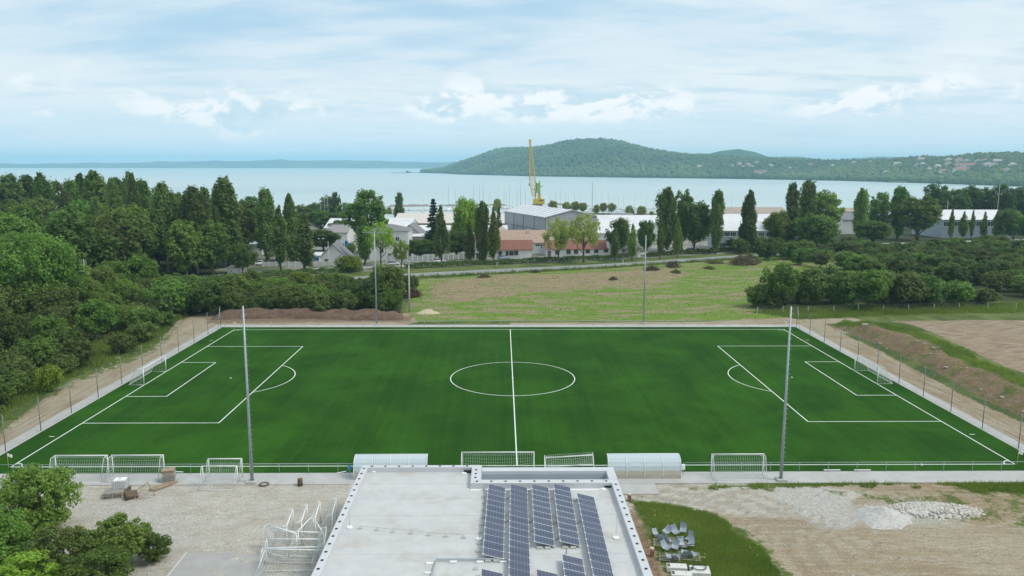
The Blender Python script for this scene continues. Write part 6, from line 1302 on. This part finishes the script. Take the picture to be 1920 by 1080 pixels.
for k, (px, py, Y, s_) in enumerate(((1108, 396, 372, 1.5), (470, 432, 228, .8), (478, 436, 222, .7), (466, 440, 215, .7), (603, 405, 300, .9), (611, 404, 300, 1.2), (616, 404, 302, 1.25), (642, 402, 300, .95), (648, 402, 302, .95), (1170, 412, 330, .8), (1180, 410, 336, .7), (1143, 405, 340, .75))):
    gx = AT(px, py, Y)[0]; o = copy_tree(bp); o.location = (gx, Y, ghs(gx, Y)+.75*s_); o.scale = (s_, s_, s_); o.rotation_euler = (0, 0, R(20+40*k)); tag(o, ['dark masted sailing yacht standing tallest at the marina yard', 'laid up white boat behind the broadest poplar, first', 'laid up white boat behind the broadest poplar, second', 'laid up white boat behind the broadest poplar, third', 'laid up boat with mast left of the tall mast pair', 'laid up boat with tall mast, left of the pair', 'laid up boat with tall mast, right of the pair', 'laid up boat right of the tall mast pair, first', 'laid up boat right of the tall mast pair, second', 'laid up boat before the dark roofed boat hall', 'laid up boat right of the dark roofed boat hall', 'laid up boat left of the dark roofed boat hall'][k], 'boat')
    for q in (-2, 1.5): MB().box((q, 0, -.55), (.3, 2.2, .5)).build('cradle', WOODD, o)
    if k == 0:
        for ch in o.children:
            if ch.name.startswith('mast'): ch.material_slots[0].link = 'OBJECT'; ch.material_slots[0].material = STEELD
for k, (x0_, x1_, yy_) in enumerate(((0, 126, 470), (-10, 120, 500), (-90, -30, 478))):
    o = empty('pier', ((x0_+x1_)/2, yy_, LAKE_Z), 0, ['pier nearest the marina bank', 'outer pier of the marina', 'pier at the left end of the marina'][k], 'pier'); MB().box((0, 0, .55), (x1_-x0_, 2.4, .3)).build('deck', CONCP, o)
    for q in range(int((x1_-x0_)/12)): MB().tube([(-(x1_-x0_)/2+6+12*q, 0, -1.5), (-(x1_-x0_)/2+6+12*q, 0, 1.4)], .2, 6).build('pile', WOODD, o)
def mole(label, p0, p1, w_, h):
    a = np.array(G(*p0, LAKE_Z)); b = np.array(G(*p1, LAKE_Z)); L = np.linalg.norm(b-a); n = int(L/3)+2; V = []; m_ = 7
    for i in range(n):
        for j in range(m_):
            q = -1+2*j/(m_-1); c_ = a+(b-a)*i/(n-1); V.append((c_[0]+random.uniform(-.4, .4), c_[1]+q*w_, LAKE_Z-.4+(h+.4)*(1-q*q)*random.uniform(.7, 1.2)*min(1, min(i, n-1-i)/2)))
    F = [(i*m_+j, (i+1)*m_+j, (i+1)*m_+j+1, i*m_+j+1) for i in range(n-1) for j in range(m_-1)]
    o = inst('breakwater', npmesh('breakwater', np.array(V), np.array(F), mat('breakwater_stone', (.24, .22, .19), .9, .3, .6))); tag(o, label, 'breakwater')
mole('stone breakwater at the left end of the marina', (722, 388), (812, 386.5), 4, 1.6); mole('stone breakwater before the masts left of the crane', (812, 387), (955, 385), 4, 1.3); mole('stone breakwater right of the crane', (1020, 383), (1110, 387), 4, 1.3)
# crane
YEL = mat('crane_yellow', (.62, .44, .05), .5, .08, 1, dirt=(.45, .30, .08), dscale=.5, damt=.4); GRN = mat('crane_green', (.24, .44, .12), .5, .08, 1)
YC = 452; cxx, _ = AT(1006, 383, YC); cr = empty('harbour_crane', (cxx, YC, LAKE_Z), 0, 'yellow and green harbour crane with raised lattice jib', 'crane')
def CZ(py): return AT(1006, py, YC)[1]-LAKE_Z
def CX(px): return AT(px, 370, YC)[0]-cxx
for a in (-1, 1):
    for b in (-1, 1): MB().tube([(a*4.6, b*3, -1), (a*3.0, b*2, CZ(383))], .45, 4).build('portal_leg', GALV, cr)
MB().bb(CX(999.5), -3, CZ(383), CX(1017), 3.2, CZ(384.5)-.3).build('turntable', STEELD, cr)
cab = MB().bb(CX(999.5), -2.6, CZ(382.8), CX(1021), 2.6, CZ(372.5)).build('machine_house', YEL, cr, bevel=.15)
for px in (1012, 1016): MB().box((CX(px), -2.63, CZ(375.5)), (1.0, .1, 1.2)).build('window', GLASSD, cab)
MB().bb(CX(1008), -1.8, CZ(372.4), CX(1014), 1.8, CZ(364)).build('cab', YEL, cr, bevel=.1); MB().bb(CX(1009), -1.2, CZ(364), CX(1012.5), 1.2, CZ(360.5)).build('cab_roof', STEELD, cr)
MB().bb(CX(1006), -1.3, CZ(362), CX(1013), 1.3, CZ(343)).build('tower', GRN, cr, bevel=.08)
for a in (CX(1004.5), CX(1011.5)): MB().tube([(a, 0, CZ(347)), (a, 0, CZ(338))], .35, 4).build('tower_horn', GRN, cr)
MB().tube([(CX(1004), 0, CZ(372)), (CX(1005.5), 0, CZ(343))], .35, 4).build('back_leg', GRN, cr)
MB().tube([(CX(998), 0, CZ(356)), (CX(1018), 0, CZ(349))], .22, 4).build('strut', STEELD, cr)
jb = np.array([CX(1000), 0, CZ(371)]); jm = np.array([CX(1001), 0, CZ(333)]); jt = np.array([CX(993.3), 0, CZ(266)])
JIB = mat('jib_ochre', (.62, .44, .12), .6, .1, 1)
jib = empty('jib', (0, 0, 0)); jib.parent = cr
def jw(q): return 2.2*min(1, (1-q)*1.3+.12)
base0 = np.array([CX(1000.5), 0, CZ(368)]); nseg = 16
crn = []
for i in range(nseg+1):
    q = i/nseg; c_ = base0+(jt-base0)*q; w_ = (.9+1.1*math.sin(min(1, q*3)*math.pi/2))*(1-.85*max(0, q-.3)/.7); crn.append([c_+np.array([sx_*w_, sy_*w_*.8, 0]) for sx_, sy_ in ((-1, -1), (1, -1), (1, 1), (-1, 1))])
for k in range(4): MB().tube([c_[k] for c_ in crn], .27, 4).build('chord', JIB, jib)
br = MB()
for i in range(nseg):
    for k in range(4):
        a, b = crn[i][k], crn[i+1][(k+1) % 4]; br.tube([a, b], .13, 3); br.tube([crn[i][k], crn[i][(k+1) % 4]], .12, 3)
br.build('bracing', JIB, jib)
MB().box(jt+np.array([0, 0, .6]), (1.8, 1.2, 2.2), 0, 0, -.2).build('jib_head', JIB, jib)
MB().tube([jt, (CX(1004.5), 0, CZ(340))], .06, 4).build('stay_cable', STEELD, cr); MB().tube([jt+np.array([-.6, 0, 0]), (CX(992), 0, CZ(345))], .05, 4).build('hoist_cable', STEELD, cr); MB().box((CX(992), 0, CZ(346.5)), (.7, .5, 1.6)).build('hook_block', STEELD, cr)
# ================================================================== VILLAGE ON THE PENINSULA SLOPE
HR = random.Random(8)
vh = [(1312, 320, 11, 0), (1386, 313, 12, 0), (1402, 315, 13, 0), (1419, 311, 11, 0), (1393, 320, 10, 1), (1426, 332, 30, 1), (1447, 318, 10, 0), (1408, 319, 9, 0), (1371, 317, 9, 1), (1602, 312, 13, 0), (1632, 311, 12, 1), (1683, 316, 14, 0), (1719, 317, 12, 1), (1728, 317, 12, 0), (1660, 331, 10, 0), (1779, 309, 15, 0), (1798, 309, 13, 1), (1812, 312, 16, 0), (1832, 311, 13, 0), (1779, 315, 12, 1), (1803, 321, 22, 1), (1820, 321, 22, 1), (1774, 331, 18, 1), (1806, 329, 34, 1), (1847, 319, 10, 0), (1856, 318, 11, 0), (1869, 312, 15, 0), (1868, 320, 17, 0), (1892, 330, 14, 1), (1742, 326, 10, 0), (1760, 322, 10, 0), (1902, 320, 12, 0), (1560, 318, 11, 0), (1848, 309, 11, 1), (1725, 308, 12, 0), (1480, 322, 10, 0), (1520, 316, 10, 1)]
cols = np.linspace(SIL_A[0][0], SIL_A[-1][0], nu)
nmL = {}
vh.sort(); vcount = {}
VW = mat('village_wall', (.66, .63, .58), .85, .08, .2); VR = mat('village_roof', (.34, .16, .12), .9, .15, .3); VR2 = mat('village_roof_pale', (.42, .38, .35), .9, .15, .3)
for k, (px, py, w_, red) in enumerate(vh):
    i = int(np.argmin(np.abs(cols-px))); best = None
    for j in range(2, int(nv/1.5)-1):
        q = HA[i, j]; dd = (q-CAM); pr = 540-F_PX*(dd@UP)/(dd@FW)
        if best is None or abs(pr-py) < best[0]: best = (abs(pr-py), q)
    q = best[1]; hw_ = 5.0 if w_ < 20 else 6.5
    side = 'left village cluster' if px < 1460 else ('scattered middle slope' if px < 1740 else 'right village cluster')
    vcount[side, red] = vcount.get((side, red), 0)+1
    o = house('village_house', '%s from left of the %s roofed houses in the %s' % (ordn(vcount[side, red]), 'red' if red else 'grey', side), q[0], q[1]-4, w_, 10, hw_+3, 3.5, HR.choice(['gable_x', 'gable_y', 'hip']) if w_ < 20 else 'gable_x', VW, VR if red else VR2, HR.uniform(-.5, .3), z=q[2]+3.5, cat='house', group='village houses on the peninsula')
    for a in (-.28, .28): MB().bb(a*w_-1.0, -.1, hw_-.5, a*w_+1.0, .02, hw_+1.4).build('window', GLASSD, o)
